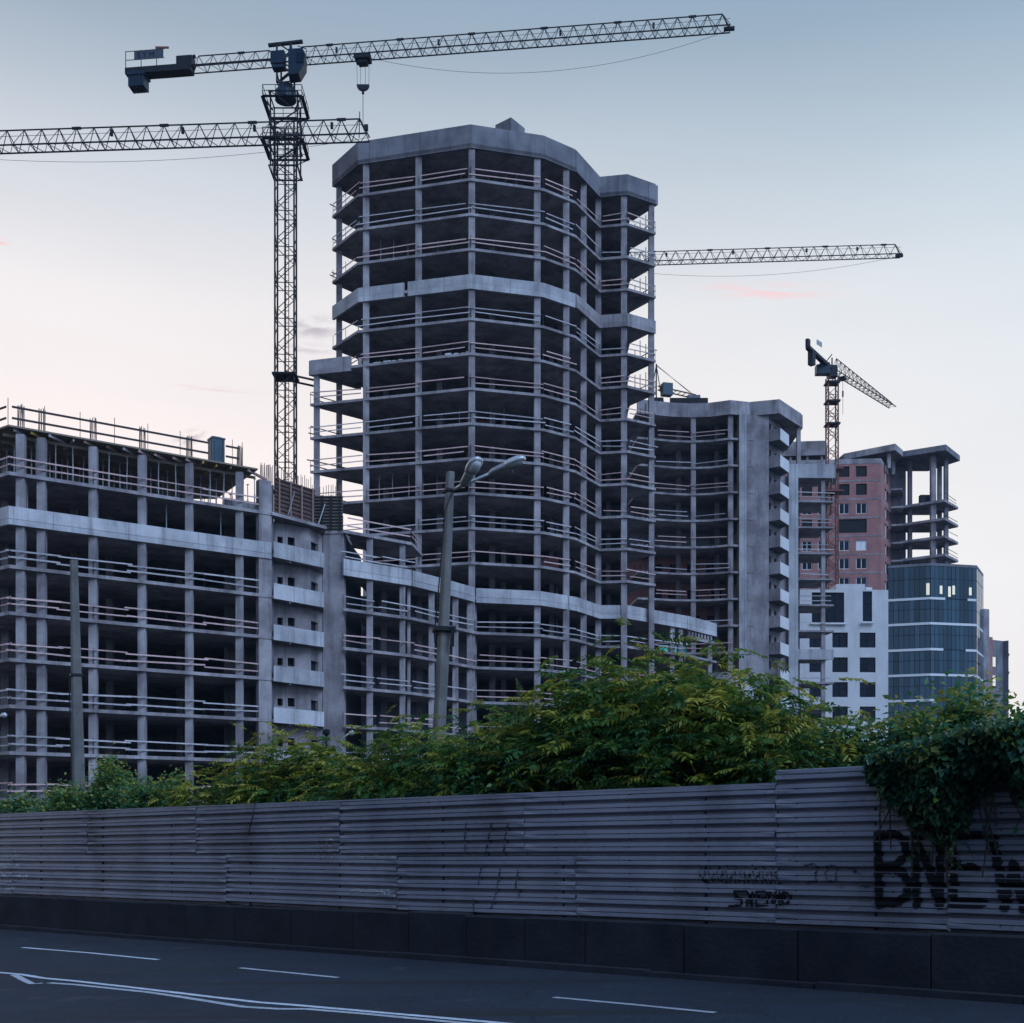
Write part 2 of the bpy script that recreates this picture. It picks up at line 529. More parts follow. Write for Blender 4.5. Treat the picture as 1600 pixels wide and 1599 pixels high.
def P(u, v, Y):
    return Vector(((u - 800) / F * Y, Y, CZ + (VH - v) / F * Y))
def LV(k):
    return 0.53 + 3.3 * k                 # storey levels of the site
rr = random.Random(5)
def rails(parent, line, z, mat='plank_pink', heights=(0.5, 1.02), skip=0.15, inset=0.07, sag=0.11, posts=None, w=0.10, gap=(0.5, 0.7)):
    for i in range(len(line) - 1):
        a, b = Vector(line[i]), Vector(line[i + 1])
        d = b - a; L = d.length; d = d / L
        n = Vector((-d.y, d.x))
        if n.dot((a + b) / 2) < 0:
            n = -n
        for h in heights:
            if rr.random() < skip:
                continue
            s0 = rr.uniform(-0.25, gap[0]) if L > 2 else 0
            s1 = L - (rr.uniform(-0.35, gap[1]) if L > 2 else 0)
            p, q = a + d * s0 + n * (inset + rr.uniform(-0.03, 0.03)), a + d * s1 + n * inset
            z0, z1 = z + h + rr.uniform(-sag, sag), z + h + rr.uniform(-sag, sag)
            mid = (p + q) / 2
            ln = math.hypot((q - p).length, z1 - z0)
            ubox('guard_plank', parent, (mid.x, mid.y, (z0 + z1) / 2), (ln, 0.04, w * rr.uniform(0.85, 1.1)),
                 math.atan2(d.y, d.x), -math.atan2(z1 - z0, (q - p).length), mat)
        if posts is not None:
            m = max(1, int(L / 2.0))
            for j in range(m + 1):
                t = a + d * (L * j / m) + n * (inset + 0.04)
                posts.bar((t.x, t.y, z), (t.x, t.y, z + 1.1 + rr.uniform(-0.05, 0.1)), 0.04)

# ------------------------------------------------------------------ the ground, road and fence frame
CH = 2.3                                     # camera height over the road
KF = CH / 1.6
FD = Vector((-0.782, 0.6236)).normalized()   # along the fence, away to the left
FN = Vector((-FD.y, FD.x))                   # towards the viewer
if FN.y > 0:
    FN = -FN
FO = Vector((4.79, 11.4)) * KF
SLOPE = -0.0128
ZR0 = CZ - CH
def zroad(x, y):
    return ZR0 + SLOPE * (x * FD.x + y * FD.y)
def FP(s, off, h):
    q = FO + FD * s + FN * off
    return Vector((q.x, q.y, zroad(q.x, q.y) + h))
def fence_s(u, off=0.0):
    k = (u - 800) / F
    A = FO + FN * off
    return (k * A.y - A.x) / (FD.x - k * FD.y)
def pix_fence(u, v, off):
    s = fence_s(u, off)
    q = FO + FD * s + FN * off
    return s, CZ + (VH - v) / F * q.y - zroad(q.x, q.y)
def pix_road(u, v):
    # ray (a, 1, c)*Y meets the tilted road plane
    a, c = (u - 800) / F, (VH - v) / F
    Y = (ZR0 - CZ) / (c - SLOPE * (a * FD.x + FD.y))
    return Vector((a * Y, Y, CZ + c * Y))

def sheet(name, corners, z_up, mat, kind='structure'):
    b = MB()
    b.add([(x, y, zroad(x, y) + z_up) for x, y in corners], [tuple(range(len(corners)))])
    o = b.build(name, mat)
    if o.data.polygons[0].normal.z < 0:
        o.data.flip_normals()
    return tag(o, kind=kind)
sheet('ground', [(-900, -900), (900, -900), (900, 900), (-900, 900)], -0.02, 'earth')
def fq(s0, s1, o0, o1):
    return [tuple((FO + FD * s + FN * o)[:]) for s, o in ((s0, o0), (s1, o0), (s1, o1), (s0, o1))]
sheet('road', fq(-90, 160, 0.0, 22), 0.0, 'asphalt')
sheet('pavement', fq(-90, 160, 22.2, 27), 0.10, 'concrete_base')
# kerb stones along the fence
kerb = thing('kerb', FP(0, -0.1, 0), 'dark concrete kerb stones along the foot of the fence base', 'kerb')
s = -6.0
while s < 46:
    L = 3.0
    b = MB()
    a0, a1 = FP(s + 0.01, 0, 0), FP(s + L - 0.01, 0, 0)
    z = 0.09 + rr.uniform(-0.015, 0.015)
    o = rr.uniform(-0.012, 0.012)
    vs = []
    for hh in (-0.1, z):
        for ss, oo in ((s + 0.01, o), (s + L - 0.01, o), (s + L - 0.01, -0.22), (s + 0.01, -0.22)):
            vs.append(FP(ss, oo - (0.02 if hh > 0 and oo > -0.2 else 0), hh))
    b.add(vs, [(3, 2, 1, 0), (4, 5, 6, 7), (0, 1, 5, 4), (1, 2, 6, 5), (2, 3, 7, 6), (3, 0, 4, 7)])
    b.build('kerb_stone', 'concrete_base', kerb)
    s += L
sheet('verge', fq(-90, 160, -0.22, -1.2), 0.03, 'earth')

# road markings
def marking(name, px, width, label):
    b = MB()
    pts = [pix_road(u, v) for u, v in px]
    fine = []
    for i in range(len(pts) - 1):
        n = max(1, int((pts[i + 1] - pts[i]).length / 0.4))
        for j in range(n):
            fine.append(pts[i].lerp(pts[i + 1], j / n))
    fine.append(pts[-1])
    vs, fs = [], []
    for i, p in enumerate(fine):
        d = (fine[min(i + 1, len(fine) - 1)] - fine[max(0, i - 1)]); d.z = 0; d.normalize()
        n = Vector((-d.y, d.x, 0))
        for sg in (-1, 1):
            q = p + n * sg * (width / 2 + rr.uniform(-0.008, 0.008))
            vs.append((q.x, q.y, zroad(q.x, q.y) + 0.006))
    for i in range(len(fine) - 1):
        fs.append((2 * i, 2 * i + 1, 2 * i + 3, 2 * i + 2))
    b.add(vs, fs)
    o = b.build(name, 'road_paint', None, loc=fine[0])
    return tag(o, label, 'road marking', 'white lines painted on the road')
def crop8(pts):
    return [(x / 2.105, 1440 + y / 2.105) for x, y in pts]
marking('lane_dash', [(35, 1481), (140, 1489.5), (247, 1500)], 0.12, 'white lane dash on the road, leftmost of the three')
marking('lane_dash', [(375, 1513), (528, 1528)], 0.12, 'white lane dash on the road, middle of the three')
marking('lane_dash', [(865, 1559), (990, 1570.5), (1117, 1583)], 0.12, 'white lane dash on the road, rightmost of the three')
marking('solid_line', crop8([(-60, 164), (0, 169), (70, 175), (140, 187), (240, 196), (520, 228), (700, 250), (850, 267), (960, 275), (1130, 290), (1600, 331), (2100, 376)]), 0.13,
        'upper stripe of the wavy double white centre line')
marking('solid_line', crop8([(160, 203), (250, 209), (480, 233), (600, 250), (800, 282), (920, 289), (1010, 289), (1200, 305), (1500, 333), (2000, 379)]), 0.13,
        'lower stripe of the wavy double white centre line')
marking('line_stub', crop8([(45, 176), (105, 206), (140, 204)]), 0.13, 'short white stub splitting off the centre line at the left')

# ------------------------------------------------------------------ corrugated fence
H0, H1 = 0.86, 3.12                    # foot and top of the sheets over the road
RIB = (H1 - H0) / 10
def rib_off(h):
    """depth of the pressed profile at height h: wide proud band, narrow groove below"""
    t = ((h - H0) / RIB) % 1.0
    pts = [(0.0, -0.09), (0.22, -0.09), (0.34, 0.0), (0.58, 0.0), (0.61, -0.02), (0.67, -0.02), (0.70, 0.0), (0.95, 0.0), (1.0, -0.09)]
    for (a, x), (b, y) in zip(pts, pts[1:]):
        if t <= b:
            return x + (y - x) * (t - a) / (b - a)
    return pts[-1][1]
PROF_T = [0.0, 0.22, 0.34, 0.58, 0.61, 0.67, 0.70, 0.95]
OFF_SHEET = -0.50
def wav(s, h):
    return 0.026 * mnoise.noise(Vector((s * 0.55, h * 0.5, 3.1))) + 0.006 * mnoise.noise(Vector((s * 1.6, h * 0.8, 9.0)))
def sheet_off(s, h, tier):
    return OFF_SHEET + rib_off(h) + wav(s, h) + (0.012 if tier else 0.0)
fence = thing('corrugated_fence', FP(12, OFF_SHEET, 0), 'long brown corrugated sheet metal hoarding along the road', 'fence')
fence_top = {}
def fence_sheet(s0, s1, r0, r1, tier):
    hs = []
    for r in range(r0, r1):
        for t in PROF_T:
            hs.append(H0 + (r + t) * RIB)
    hs.append(H0 + r1 * RIB - 0.001)
    n = max(2, int((s1 - s0) / 0.35))
    ss = [s0 + (s1 - s0) * i / n for i in range(n + 1)]
    b = MB()
    vs = []
    tilt = rr.uniform(-0.006, 0.006)
    drop = rr.uniform(-0.010, 0.010)
    jig = [rr.uniform(-0.012, 0.012) for _ in hs]
    jig2 = [rr.uniform(-0.012, 0.012) for _ in hs]
    for i, s in enumerate(ss):
        for j, h in enumerate(hs):
            e = jig[j] if i == 0 else (jig2[j] if i == n else 0)
            bend = (0.014 * math.sin(j * 0.9 + s0) if i in (0, n) else 0)
            vs.append(FP(s + e, sheet_off(s, h, tier) + bend, h + drop + tilt * (s - s0)))
    m = len(hs)
    fs = [(i * m + j, i * m + j + 1, (i + 1) * m + j + 1, (i + 1) * m + j) for i in range(n) for j in range(m - 1)]
    b.add(vs, fs)
    o = b.build('sheet', 'sheet_paint', fence)
    md = o.modifiers.new('thick', 'SOLIDIFY'); md.thickness = 0.004; md.offset = 0
    return o
def seams(us):
    return [fence_s(u, OFF_SHEET) for u in us]
up = seams([-420, -110, 137, 307, 531, 820, 1212])
lowr = seams([-300, 20, 353, 620, 900, 1213])
SH = []
for a, b in zip(up, up[1:]):
    SH.append((b, a, 5, 10, 1))
for a, b in zip(lowr, lowr[1:]):
    SH.append((b, a, 0, 5, 0))
sR = seams([1212])[0]
SH += [(sR - 2.6, sR, 5, 11, 1), (sR - 2.7, sR, 0, 5, 0), (sR - 5.6, sR - 2.6, 5, 11, 1), (sR - 5.6, sR - 2.7, 0, 5, 0)]
for (a, b, r0, r1, t) in SH:
    fence_sheet(a + 0.004, b - 0.004, r0, r1, t)
# capping angle and rivets, posts behind
bolts = MB()
for s in np.arange(sR - 5, up[0], 1.55):
    for r in range(0, 10):
        if rr.random() < 0.72:
            h = H0 + (r + 0.64) * RIB
            tier = 1 if r >= 5 else 0
            q = FP(s + rr.uniform(-0.02, 0.02), sheet_off(s, h, tier) + 0.004, h)
            bolts.bar(q, FP(s, sheet_off(s, h, tier) + 0.016, h), 0.035, n=6)
tag(bolts.build('bolts', 'steel_dark', fence), kind='stuff')
for s in np.arange(sR - 4.5, up[0], 2.9):
    b = MB(); b.bar(FP(s, OFF_SHEET - 0.12, -0.1), FP(s, OFF_SHEET - 0.12, H1 - 0.05), 0.08)
    b.build('post', 'steel_dark', fence)
b = MB()
for i in range(40):
    s0 = sR + (up[0] - sR) * i / 40; s1 = sR + (up[0] - sR) * (i + 1) / 40
    b.bar(FP(s0, sheet_off(s0, H1 - 0.02, 1) - 0.02, H1 + 0.012), FP(s1, sheet_off(s1, H1 - 0.02, 1) - 0.02, H1 + 0.012), 0.05, 0.03)
b.build('cap_rail', 'sheet_paint', fence)
# loose wire hanging over the top edge
b = MB()
q = [pix_fence(400, 1258, OFF_SHEET), pix_fence(398, 1275, OFF_SHEET), pix_fence(391, 1305, OFF_SHEET)]
b.tube([FP(q[0][0], OFF_SHEET - 0.05, H1 + 0.06), FP(q[0][0], OFF_SHEET + 0.04, H1 + 0.03), FP(q[1][0], OFF_SHEET + 0.05, q[1][1]), FP(q[2][0], OFF_SHEET + 0.06, q[2][1])], 0.014, 6)
tag(b.build('wire', 'cable', None, loc=FP(q[0][0], OFF_SHEET, H1)), 'thin black wire hanging over the top edge of the fence', 'wire')

# concrete base blocks
base = thing('concrete_base_wall', FP(12, -0.4, 0), 'low dark concrete block wall under the corrugated fence', 'wall')
bs = [fence_s(u, -0.3) for u in (-450, -250, -60, 120, 290, 367, 456, 553, 640, 730, 822, 915, 1070, 1248, 1455, 1680)]
for a, b_ in zip(bs, bs[1:]):
    s1, s0 = a - 0.012, b_ + 0.012
    h = H0 + 0.02 + rr.uniform(-0.025, 0.03)
    o = rr.uniform(-0.02, 0.02)
    b = MB()
    vs = []
    bev = 0.025
    for hh, ins in ((-0.15, 0), (h - bev, 0), (h, bev)):  # foot, arris, top
        for ss, oo in ((s0 + ins, -0.28 + o - ins), (s1 - ins, -0.28 + o - ins), (s1 - ins, -0.66), (s0 + ins, -0.66)):
            vs.append(FP(ss, oo, hh))
    fs = [(3, 2, 1, 0), (8, 9, 10, 11)]
    for l in (0, 4):
        fs += [(l + i, l + (i + 1) % 4, l + 4 + (i + 1) % 4, l + 4 + i) for i in range(4)]
    b.add(vs, fs)
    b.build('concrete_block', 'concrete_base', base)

# graffiti: paint cells that follow the pressed profile
def graffiti(name, strokes, w, mat, label, cell=0.016, rag=0.25, fade=0.0):
    """strokes: polylines in photo pixels on the fence plane"""
    seg = []
    for st in strokes:
        q = [pix_fence(u, v, OFF_SHEET) for u, v in st]
        seg += list(zip(q, q[1:]))
    smin = min(min(a[0], b[0]) for a, b in seg) - w; smax = max(max(a[0], b[0]) for a, b in seg) + w
    hmin = min(min(a[1], b[1]) for a, b in seg) - w; hmax = max(max(a[1], b[1]) for a, b in seg) + w
    S = np.arange(smin, smax, cell); Hh = np.arange(hmin, hmax, cell)
    GS, GH = np.meshgrid(S + cell / 2, Hh + cell / 2, indexing='ij')
    D = np.full(GS.shape, 9.0)
    for a, b in seg:
        ax, ay = a; dx, dy = b[0] - ax, b[1] - ay
        L2 = dx * dx + dy * dy + 1e-9
        t = np.clip(((GS - ax) * dx + (GH - ay) * dy) / L2, 0, 1)
        D = np.minimum(D, np.hypot(GS - ax - t * dx, GH - ay - t * dy))
    lim = w / 2 * (1 + rag * (rng.random(GS.shape) - 0.5) * 2)
    keep = D < lim
    if fade:
        keep &= rng.random(GS.shape) > fade
    b = MB()
    idx = np.argwhere(keep)
    for i, j in idx:
        s0, h0 = S[i], Hh[j]
        tier = 1 if h0 > H0 + 5 * RIB else 0
        vs = []
        for (ss, hh) in ((s0, h0), (s0, h0 + cell), (s0 + cell, h0 + cell), (s0 + cell, h0)):
            vs.append(FP(ss, sheet_off(ss, hh, tier) + 0.016, hh))
        b.add(vs, [(0, 1, 2, 3)])
    o = b.build(name, mat, fence)
    o['label'] = label
    if name not in ('graffiti_letters', 'graffiti_tag'):
        o['kind'] = 'stuff'
    return o
graffiti('graffiti_letters', [
    [(1372, 1304), (1374, 1414)], [(1372, 1306), (1400, 1304), (1414, 1315), (1416, 1335), (1400, 1352), (1376, 1355)],
    [(1376, 1358), (1404, 1360), (1418, 1375), (1418, 1398), (1404, 1410), (1376, 1412)],
    [(1430, 1304), (1432, 1414)], [(1432, 1310), (1450, 1355), (1467, 1412)], [(1470, 1304), (1468, 1414)],
    [(1488, 1304), (1490, 1414)], [(1488, 1306), (1530, 1304)], [(1488, 1358), (1522, 1356)], [(1490, 1412), (1535, 1412)],
    [(1552, 1310), (1570, 1418), (1584, 1350), (1600, 1420), (1618, 1310)]], 0.125, 'paint_black',
    'tall black sprayed letters B N E W', cell=0.02, rag=0.12)
graffiti('graffiti_tag', [
    [(1166, 1393), (1148, 1393), (1146, 1402), (1160, 1406), (1158, 1415), (1140, 1416)],
    [(1168, 1416), (1168, 1394), (1174, 1414)], [(1176, 1416), (1176, 1394)], [(1182, 1394), (1182, 1416)],
    [(1182, 1394), (1196, 1393)], [(1182, 1404), (1194, 1404)], [(1182, 1415), (1196, 1414)],
    [(1200, 1414), (1198, 1396), (1206, 1395), (1208, 1412)], [(1212, 1414), (1212, 1395)], [(1212, 1405), (1219, 1404)], [(1219, 1395), (1219, 1413)],
    [(1223, 1412), (1224, 1395), (1232, 1396), (1233, 1411), (1224, 1412)]], 0.038, 'paint_black', 'small black sprayed name tag', cell=0.012, rag=0.3)
graffiti('graffiti_faded', [[(1092 + 14 * i, 1352 + (i % 3)), (1096 + 14 * i, 1380), (1102 + 14 * i, 1362 + 3 * (i % 2)), (1104 + 14 * i, 1381)] for i in range(9)] +
         [[(1258, 1352), (1275, 1350), (1276, 1376), (1260, 1380)], [(1290, 1354), (1305, 1352), (1308, 1376), (1292, 1378), (1290, 1354)], [(1322, 1356), (1344, 1366)], [(1346, 1385), (1360, 1386)]],
         0.03, 'paint_black', 'faded black scribble', cell=0.012, rag=0.5, fade=0.45)
graffiti('graffiti_white', [[(488, 1322), (492, 1315), (497, 1322)], [(503, 1322), (512, 1313), (520, 1312), (522, 1318), (516, 1322)],
                            [(480, 1331), (486, 1334), (490, 1331), (496, 1340)], [(502, 1330), (505, 1340)], [(512, 1331), (520, 1330), (519, 1340)]],
         0.03, 'paint_pale', 'small pale scribbled letters', cell=0.012, rag=0.4, fade=0.25)
graffiti('paint_smear', [[(548, 1336), (616, 1338)], [(552, 1383), (612, 1387)], [(550, 1391), (614, 1395)]], 0.07, 'paint_pale', 'pale smear of scraped paint', cell=0.014, rag=1.0, fade=0.35)
graffiti('paint_smear', [[(-10, 1336), (40, 1337)], [(-10, 1368), (42, 1370)], [(-10, 1352), (30, 1354)], [(-10, 1385), (38, 1388)]], 0.13, 'paint_pale', 'pale patch of torn posters at the left end', cell=0.018, rag=1.0, fade=0.35)
graffiti('paint_drips', [[(730, 1286), (728, 1306), (729, 1334)], [(770, 1286), (766, 1304), (760, 1336)], [(795, 1288), (791, 1306), (788, 1335)],
                         [(753, 1356), (748, 1382)], [(782, 1358), (776, 1395), (768, 1420)], [(740, 1405), (742, 1430)], [(810, 1360), (806, 1384), (812, 1400)]],
         0.03, 'paint_black', 'thin black dripping paint lines', cell=0.013, rag=0.6, fade=0.2)

# ------------------------------------------------------------------ buildings
ZB = -2.5                                   # footing depth, below the ground everywhere
SLAB = 0.25
def column(parent, xy, z0, z1, w=0.6, rz=0.0, mat='concrete', name='column'):
    return ubox(name, parent, (xy[0], xy[1], (z0 + z1) / 2), (w, w, z1 - z0), rz, 0, mat)
def slab(parent, poly, z, th=SLAB, mat='concrete', name='floor_slab'):
    return MB().prism(poly, z - th, z).build(name, mat, parent)
def wall_with_holes(parent, A, B, z0, z1, th, holes, mat, name='wall'):
    """upright wall from plan A to plan B with rectangular openings (s0, s1, z0, z1)"""
    A, B = Vector(A), Vector(B)
    d = (B - A); L = d.length; d = d / L
    n = Vector((-d.y, d.x))
    if n.dot(A) < 0:
        n = -n
    ss = sorted({0.0, L} | {h[0] for h in holes} | {h[1] for h in holes})
    zs = sorted({z0, z1} | {h[2] for h in holes} | {h[3] for h in holes})
    b = MB()
    def solid(i, j):
        if not (0 <= i < len(ss) - 1 and 0 <= j < len(zs) - 1):
            return False
        sm, zm = (ss[i] + ss[i + 1]) / 2, (zs[j] + zs[j + 1]) / 2
        return not any(h[0] < sm < h[1] and h[2] < zm < h[3] for h in holes)
    def pt(s, o, z):
        q = A + d * s + n * o
        return (q.x, q.y, z)
    for i in range(len(ss) - 1):
        for j in range(len(zs) - 1):
            if not solid(i, j):
                continue
            a, c, e, f = ss[i], ss[i + 1], zs[j], zs[j + 1]
            b.add([pt(a, 0, e), pt(c, 0, e), pt(c, 0, f), pt(a, 0, f)], [(0, 1, 2, 3)])
            b.add([pt(a, th, e), pt(a, th, f), pt(c, th, f), pt(c, th, e)], [(0, 1, 2, 3)])
            if not solid(i - 1, j): b.add([pt(a, 0, e), pt(a, 0, f), pt(a, th, f), pt(a, th, e)], [(0, 1, 2, 3)])
            if not solid(i + 1, j): b.add([pt(c, 0, e), pt(c, th, e), pt(c, th, f), pt(c, 0, f)], [(0, 1, 2, 3)])
            if not solid(i, j - 1): b.add([pt(a, 0, e), pt(a, th, e), pt(c, th, e), pt(c, 0, e)], [(0, 1, 2, 3)])
            if not solid(i, j + 1): b.add([pt(a, 0, f), pt(c, 0, f), pt(c, th, f), pt(a, th, f)], [(0, 1, 2, 3)])
    return b.build(name, mat, parent)

# ---- tall tower with its podium ----
T1, T2, T3, T4, T5, T6, T7, T8, T9 = (-18.06, 122.1), (-14.97, 118.0), (-3.92, 115.05), (3.05, 116.9), (6.25, 119.3), (8.99, 124.1), (11.74, 123.6), (14.84, 125.5), (12.5, 128.9)
TL, TM = (-19.84, 119.5), (-15.3, 123.4)
P2, P3, P4, P5, P6, P7, P8 = (-3.4, 115.2), (2.76, 116.7), (6.39, 119.7), (8.98, 124.0), (11.8, 124.0), (18.8, 130.3), (22.8, 135.3)
BK = [(12.5, 142), (-13, 142), (-13.2, 128.0)]
poly_up = [T1, T2, T3, T4, T5, T6, T7, T8, T9] + BK + [(-14.6, 126.0)]
poly_lo = [TL, T3, T4, T5, T6, T7, T8, T9] + BK + [TM]
poly_pod = [P2, P3, P4, P5, P6, P7, P8, (22.0, 142), (-3.4, 142)]
tower = thing('concrete_tower', (-2, 125, 0.0), 'tall unfinished concrete tower frame with faceted front, tallest building', 'building')
for k in range(8, 20):
    slab(tower, poly_lo if k <= 14 else poly_up, LV(k))
for k in range(0, 8):
    slab(tower, poly_pod, LV(k))
slab(tower, poly_up, LV(20), 0.35, name='roof_slab')
MB().strip([T1, T2, T3, T4, T5], LV(20) - 0.42, 68.3, 0.3).build('parapet', 'concrete_dark', tower)
MB().strip([(6.32, 119.25), T6, T7, T8], LV(20) - 0.40, 68.2, 0.3).build('parapet', 'concrete_dark', tower)
MB().strip([T8, T9], LV(20) - 0.41, 68.1, 0.3).build('parapet', 'concrete_dark', tower)
MB().prism([(-1.75, 127.6), (-0.1, 126.2), (1.35, 128.2), (1.35, 132), (-1.75, 132)], LV(20), 75.5).build('lift_housing', 'concrete_dark', tower)
# intermediate band with a gap in it
g0, g1 = on_line(631, T2, T3), on_line(637, T2, T3)
def band(parent, line, z, up, mat, down=0.55):
    MB().strip(line, z - down, z - 0.06, 0.25).build('band_beam', mat, parent)
    ln = []
    for x, y in line:
        v = Vector((x, y)); ln.append(tuple(v + v.normalized() * 0.025))
    MB().strip(ln, z - 0.02, z + up, 0.22).build('band_upstand', mat, parent)
def prox(line, d):                         # the same line set slightly proud of the slab edge
    out = []
    for x, y in line:
        v = Vector((x, y)); out.append(tuple(v - v.normalized() * d))
    return out
zb = LV(16)
band(tower, prox([T1, T2, g0], 0.03), zb, 0.78, 'concrete_pale', 0.58)
band(tower, prox([g1, T3, T4, T5], 0.03), zb, 0.80, 'concrete_pale', 0.58)
band(tower, prox([(6.35, 119.2), T6, T7, T8], 0.03), zb, 0.74, 'concrete', 0.58)
zb = LV(7)
band(tower, prox([P2, P3, P4], 0.05), zb, 0.82, 'concrete_pale', 0.55)
band(tower, prox([(6.42, 119.75), P5, P6, P7], 0.04), zb, 0.82, 'concrete_pale', 0.55)
band(tower, prox([(18.84, 130.35), P8], 0.05), zb, 0.85, 'concrete_pale', 0.60)
# set-back side terrace parapet
zb = LV(14)
band(tower, prox([TL, on_line(548, TL, T3)], 0.03), zb, 0.95, 'concrete', 0.5)
band(tower, prox([TL, TM], 0.02), zb, 0.93, 'concrete', 0.49)
# columns
cz = LV(20) - 0.3
cols = [(530, TL, T3, 3.4, cz), (572, T2, T3, 0.5, cz), (654, T2, T3, 0.5, cz), (839, T3, T4, 0.5, cz),
        (884, T4, T5, 0.5, cz), (911, T5, T6, 0.5, cz), (934, T5, T6, 0.5, cz)]
for u, A, B, ins, z1 in cols:
    column(tower, on_line(u, A, B, ins), ZB, z1, 0.6, R(8))
column(tower, (T3[0] + 0.08, T3[1] + 0.5), ZB, cz, 0.6, R(8))
column(tower, on_line(974.5, T6, T7, 0.5), ZB, cz, 0.6, R(4))
column(tower, on_line(1017.5, T7, T8, 0.5), ZB, cz, 0.55, R(4))
column(tower, on_line(495, TL, T3, 0.5), ZB, LV(14) - 0.2, 0.6, R(8))
for u, A, B in ((1049, P6, P7), (1062, P6, P7), (1108, P7, P8)):
    column(tower, on_line(u, A, B, 0.5), ZB, LV(7) - 0.2, 0.5, R(20))
for u, y in ((604, 124.5), (608, 129), (687, 122.3), (769, 121.5), (787, 123.5), (812, 125), (862, 124), (950, 130), (962, 133)):
    column(tower, ((u - 800) / F * y, y), ZB, cz, 0.62 if u < 780 else 0.5, 0, 'concrete')
# core and back walls with a few openings to the far side
def back_holes(s0, L, zs, every, w):
    h = []
    for i, z in enumerate(zs):
        for s in np.arange(s0, L - w - 0.3, every):
            if rr.random() < 0.35:
                h.append((round(float(s), 3), round(float(s) + w, 3), z + 0.9, z + 2.3))
    return h
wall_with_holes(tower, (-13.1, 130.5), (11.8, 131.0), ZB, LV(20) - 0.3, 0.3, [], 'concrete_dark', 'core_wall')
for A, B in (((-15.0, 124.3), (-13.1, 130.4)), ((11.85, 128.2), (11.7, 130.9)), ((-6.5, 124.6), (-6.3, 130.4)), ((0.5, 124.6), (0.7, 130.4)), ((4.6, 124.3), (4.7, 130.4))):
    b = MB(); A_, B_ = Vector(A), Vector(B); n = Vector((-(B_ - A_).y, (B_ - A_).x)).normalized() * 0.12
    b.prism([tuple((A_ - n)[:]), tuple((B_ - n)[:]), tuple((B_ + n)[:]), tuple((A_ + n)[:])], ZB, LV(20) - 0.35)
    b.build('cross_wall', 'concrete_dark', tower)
# guard rails of planks
posts = MB()
seg_up = [T1, T2, on_line(654, T2, T3), T3, T4, T5]
seg_lo = [TL, on_line(572, TL, T3), on_line(654, TL, T3), T3, T4, T5]
seg_pod = [P2, P3, P4]
for k in range(3, 20):
    if k in (7, 16):
        continue
    mt = 'plank_pink' if k % 3 else 'plank_grey'
    z = LV(k)
    ln = seg_pod if k < 7 else (seg_lo if k <= 13 else seg_up)
    rails(tower, ln, z, mt, posts=posts)
    rails(tower, [T5, T6, T7] if k > 7 else [P4, P5, P6, P7], z, mt, posts=posts)
    if k > 7:
        rails(tower, [T7, T8], z, mt, posts=posts, skip=0)
        # scaffold uprights in the open corner bay
        for t in (0.15, 0.38, 0.6, 0.8):
            q = Vector(T8).lerp(Vector(T9), t)
            posts.bar((q.x, q.y, z), (q.x, q.y, z + 1.9 + rr.uniform(0, 1.0)), 0.07)
        posts.bar((*Vector(T8).lerp(Vector(T9), 0.02), z + 0.55), (*T9, z + 0.55), 0.07)
        posts.bar((*Vector(T8).lerp(Vector(T9), 0.02), z + 1.1), (*T9, z + 1.1), 0.07)
        if k <= 13:
            rails(tower, [TM, TL], z, 'plank_dark', skip=0.1)
        else:
            rails(tower, [(-15.5, 125.3), T1], z, 'plank_dark', skip=0.1)
tag(posts.build('guard_posts', 'steel_dark', tower), kind='stuff')
# partition walls and stored material inside the open floors
for k in range(4, 19):
    for (x0, x1, y) in ((-12, -8, 124.5), (-5, -1, 122.8), (1.5, 4.5, 123.5), (6.8, 9.5, 128.5)):
        if rr.random() < 0.45:
            xa = rr.uniform(x0, x0 + 1.2); ln = rr.uniform(1.0, 2.6)
            hh = rr.choice([1.0, 1.6, 2.2, 3.04])
            ubox('partition_wall', tower, (xa + ln / 2, y + rr.uniform(-0.4, 0.8), LV(k) + hh / 2), (ln, 0.2, hh), rr.uniform(-0.15, 0.15), 0, rr.choice(['brick_red', 'concrete', 'concrete_pale']))
        if rr.random() < 0.5:
            hh = rr.uniform(0.4, 1.1)
            ubox('pallet_stack', tower, (rr.uniform(x0, x1), y - rr.uniform(1.2, 3.0), LV(k) + hh / 2), (rr.uniform(0.7, 1.2), 0.9, hh), rr.uniform(-0.5, 0.5), 0, rr.choice(['ply', 'concrete_pale', 'rebar']))
for k, n in ((10, 5), (12, 4), (17, 6), (19, 5)):
    for i in range(n):
        x = -13 + i * 1.4 + rr.uniform(-0.2, 0.2) + (8 if k in (12, 19) else 0)
        b = MB(); b.tube([(x, 119.8, LV(k)), (x, 119.8, LV(k + 1) - 0.26)], 0.045, 6); b.build('prop', 'steel_grey', tower)
# podium corner with a toothed steel beam
b = MB()
for i in range(8):
    q = Vector(P7).lerp(Vector(P8), 0.06 + i * 0.105)
    b.box((q.x, q.y + 0.2, LV(7) - 1.0), (0.25, 0.12, 0.5), R(50))
q0, q1 = Vector(P7), Vector(P8)
b.bar((q0.x, q0.y + 0.25, LV(7) - 1.35), (q1.x - 0.3, q1.y - 0.1, LV(7) - 1.35), 0.12, 0.35)
b.build('toothed_beam', 'concrete', tower)
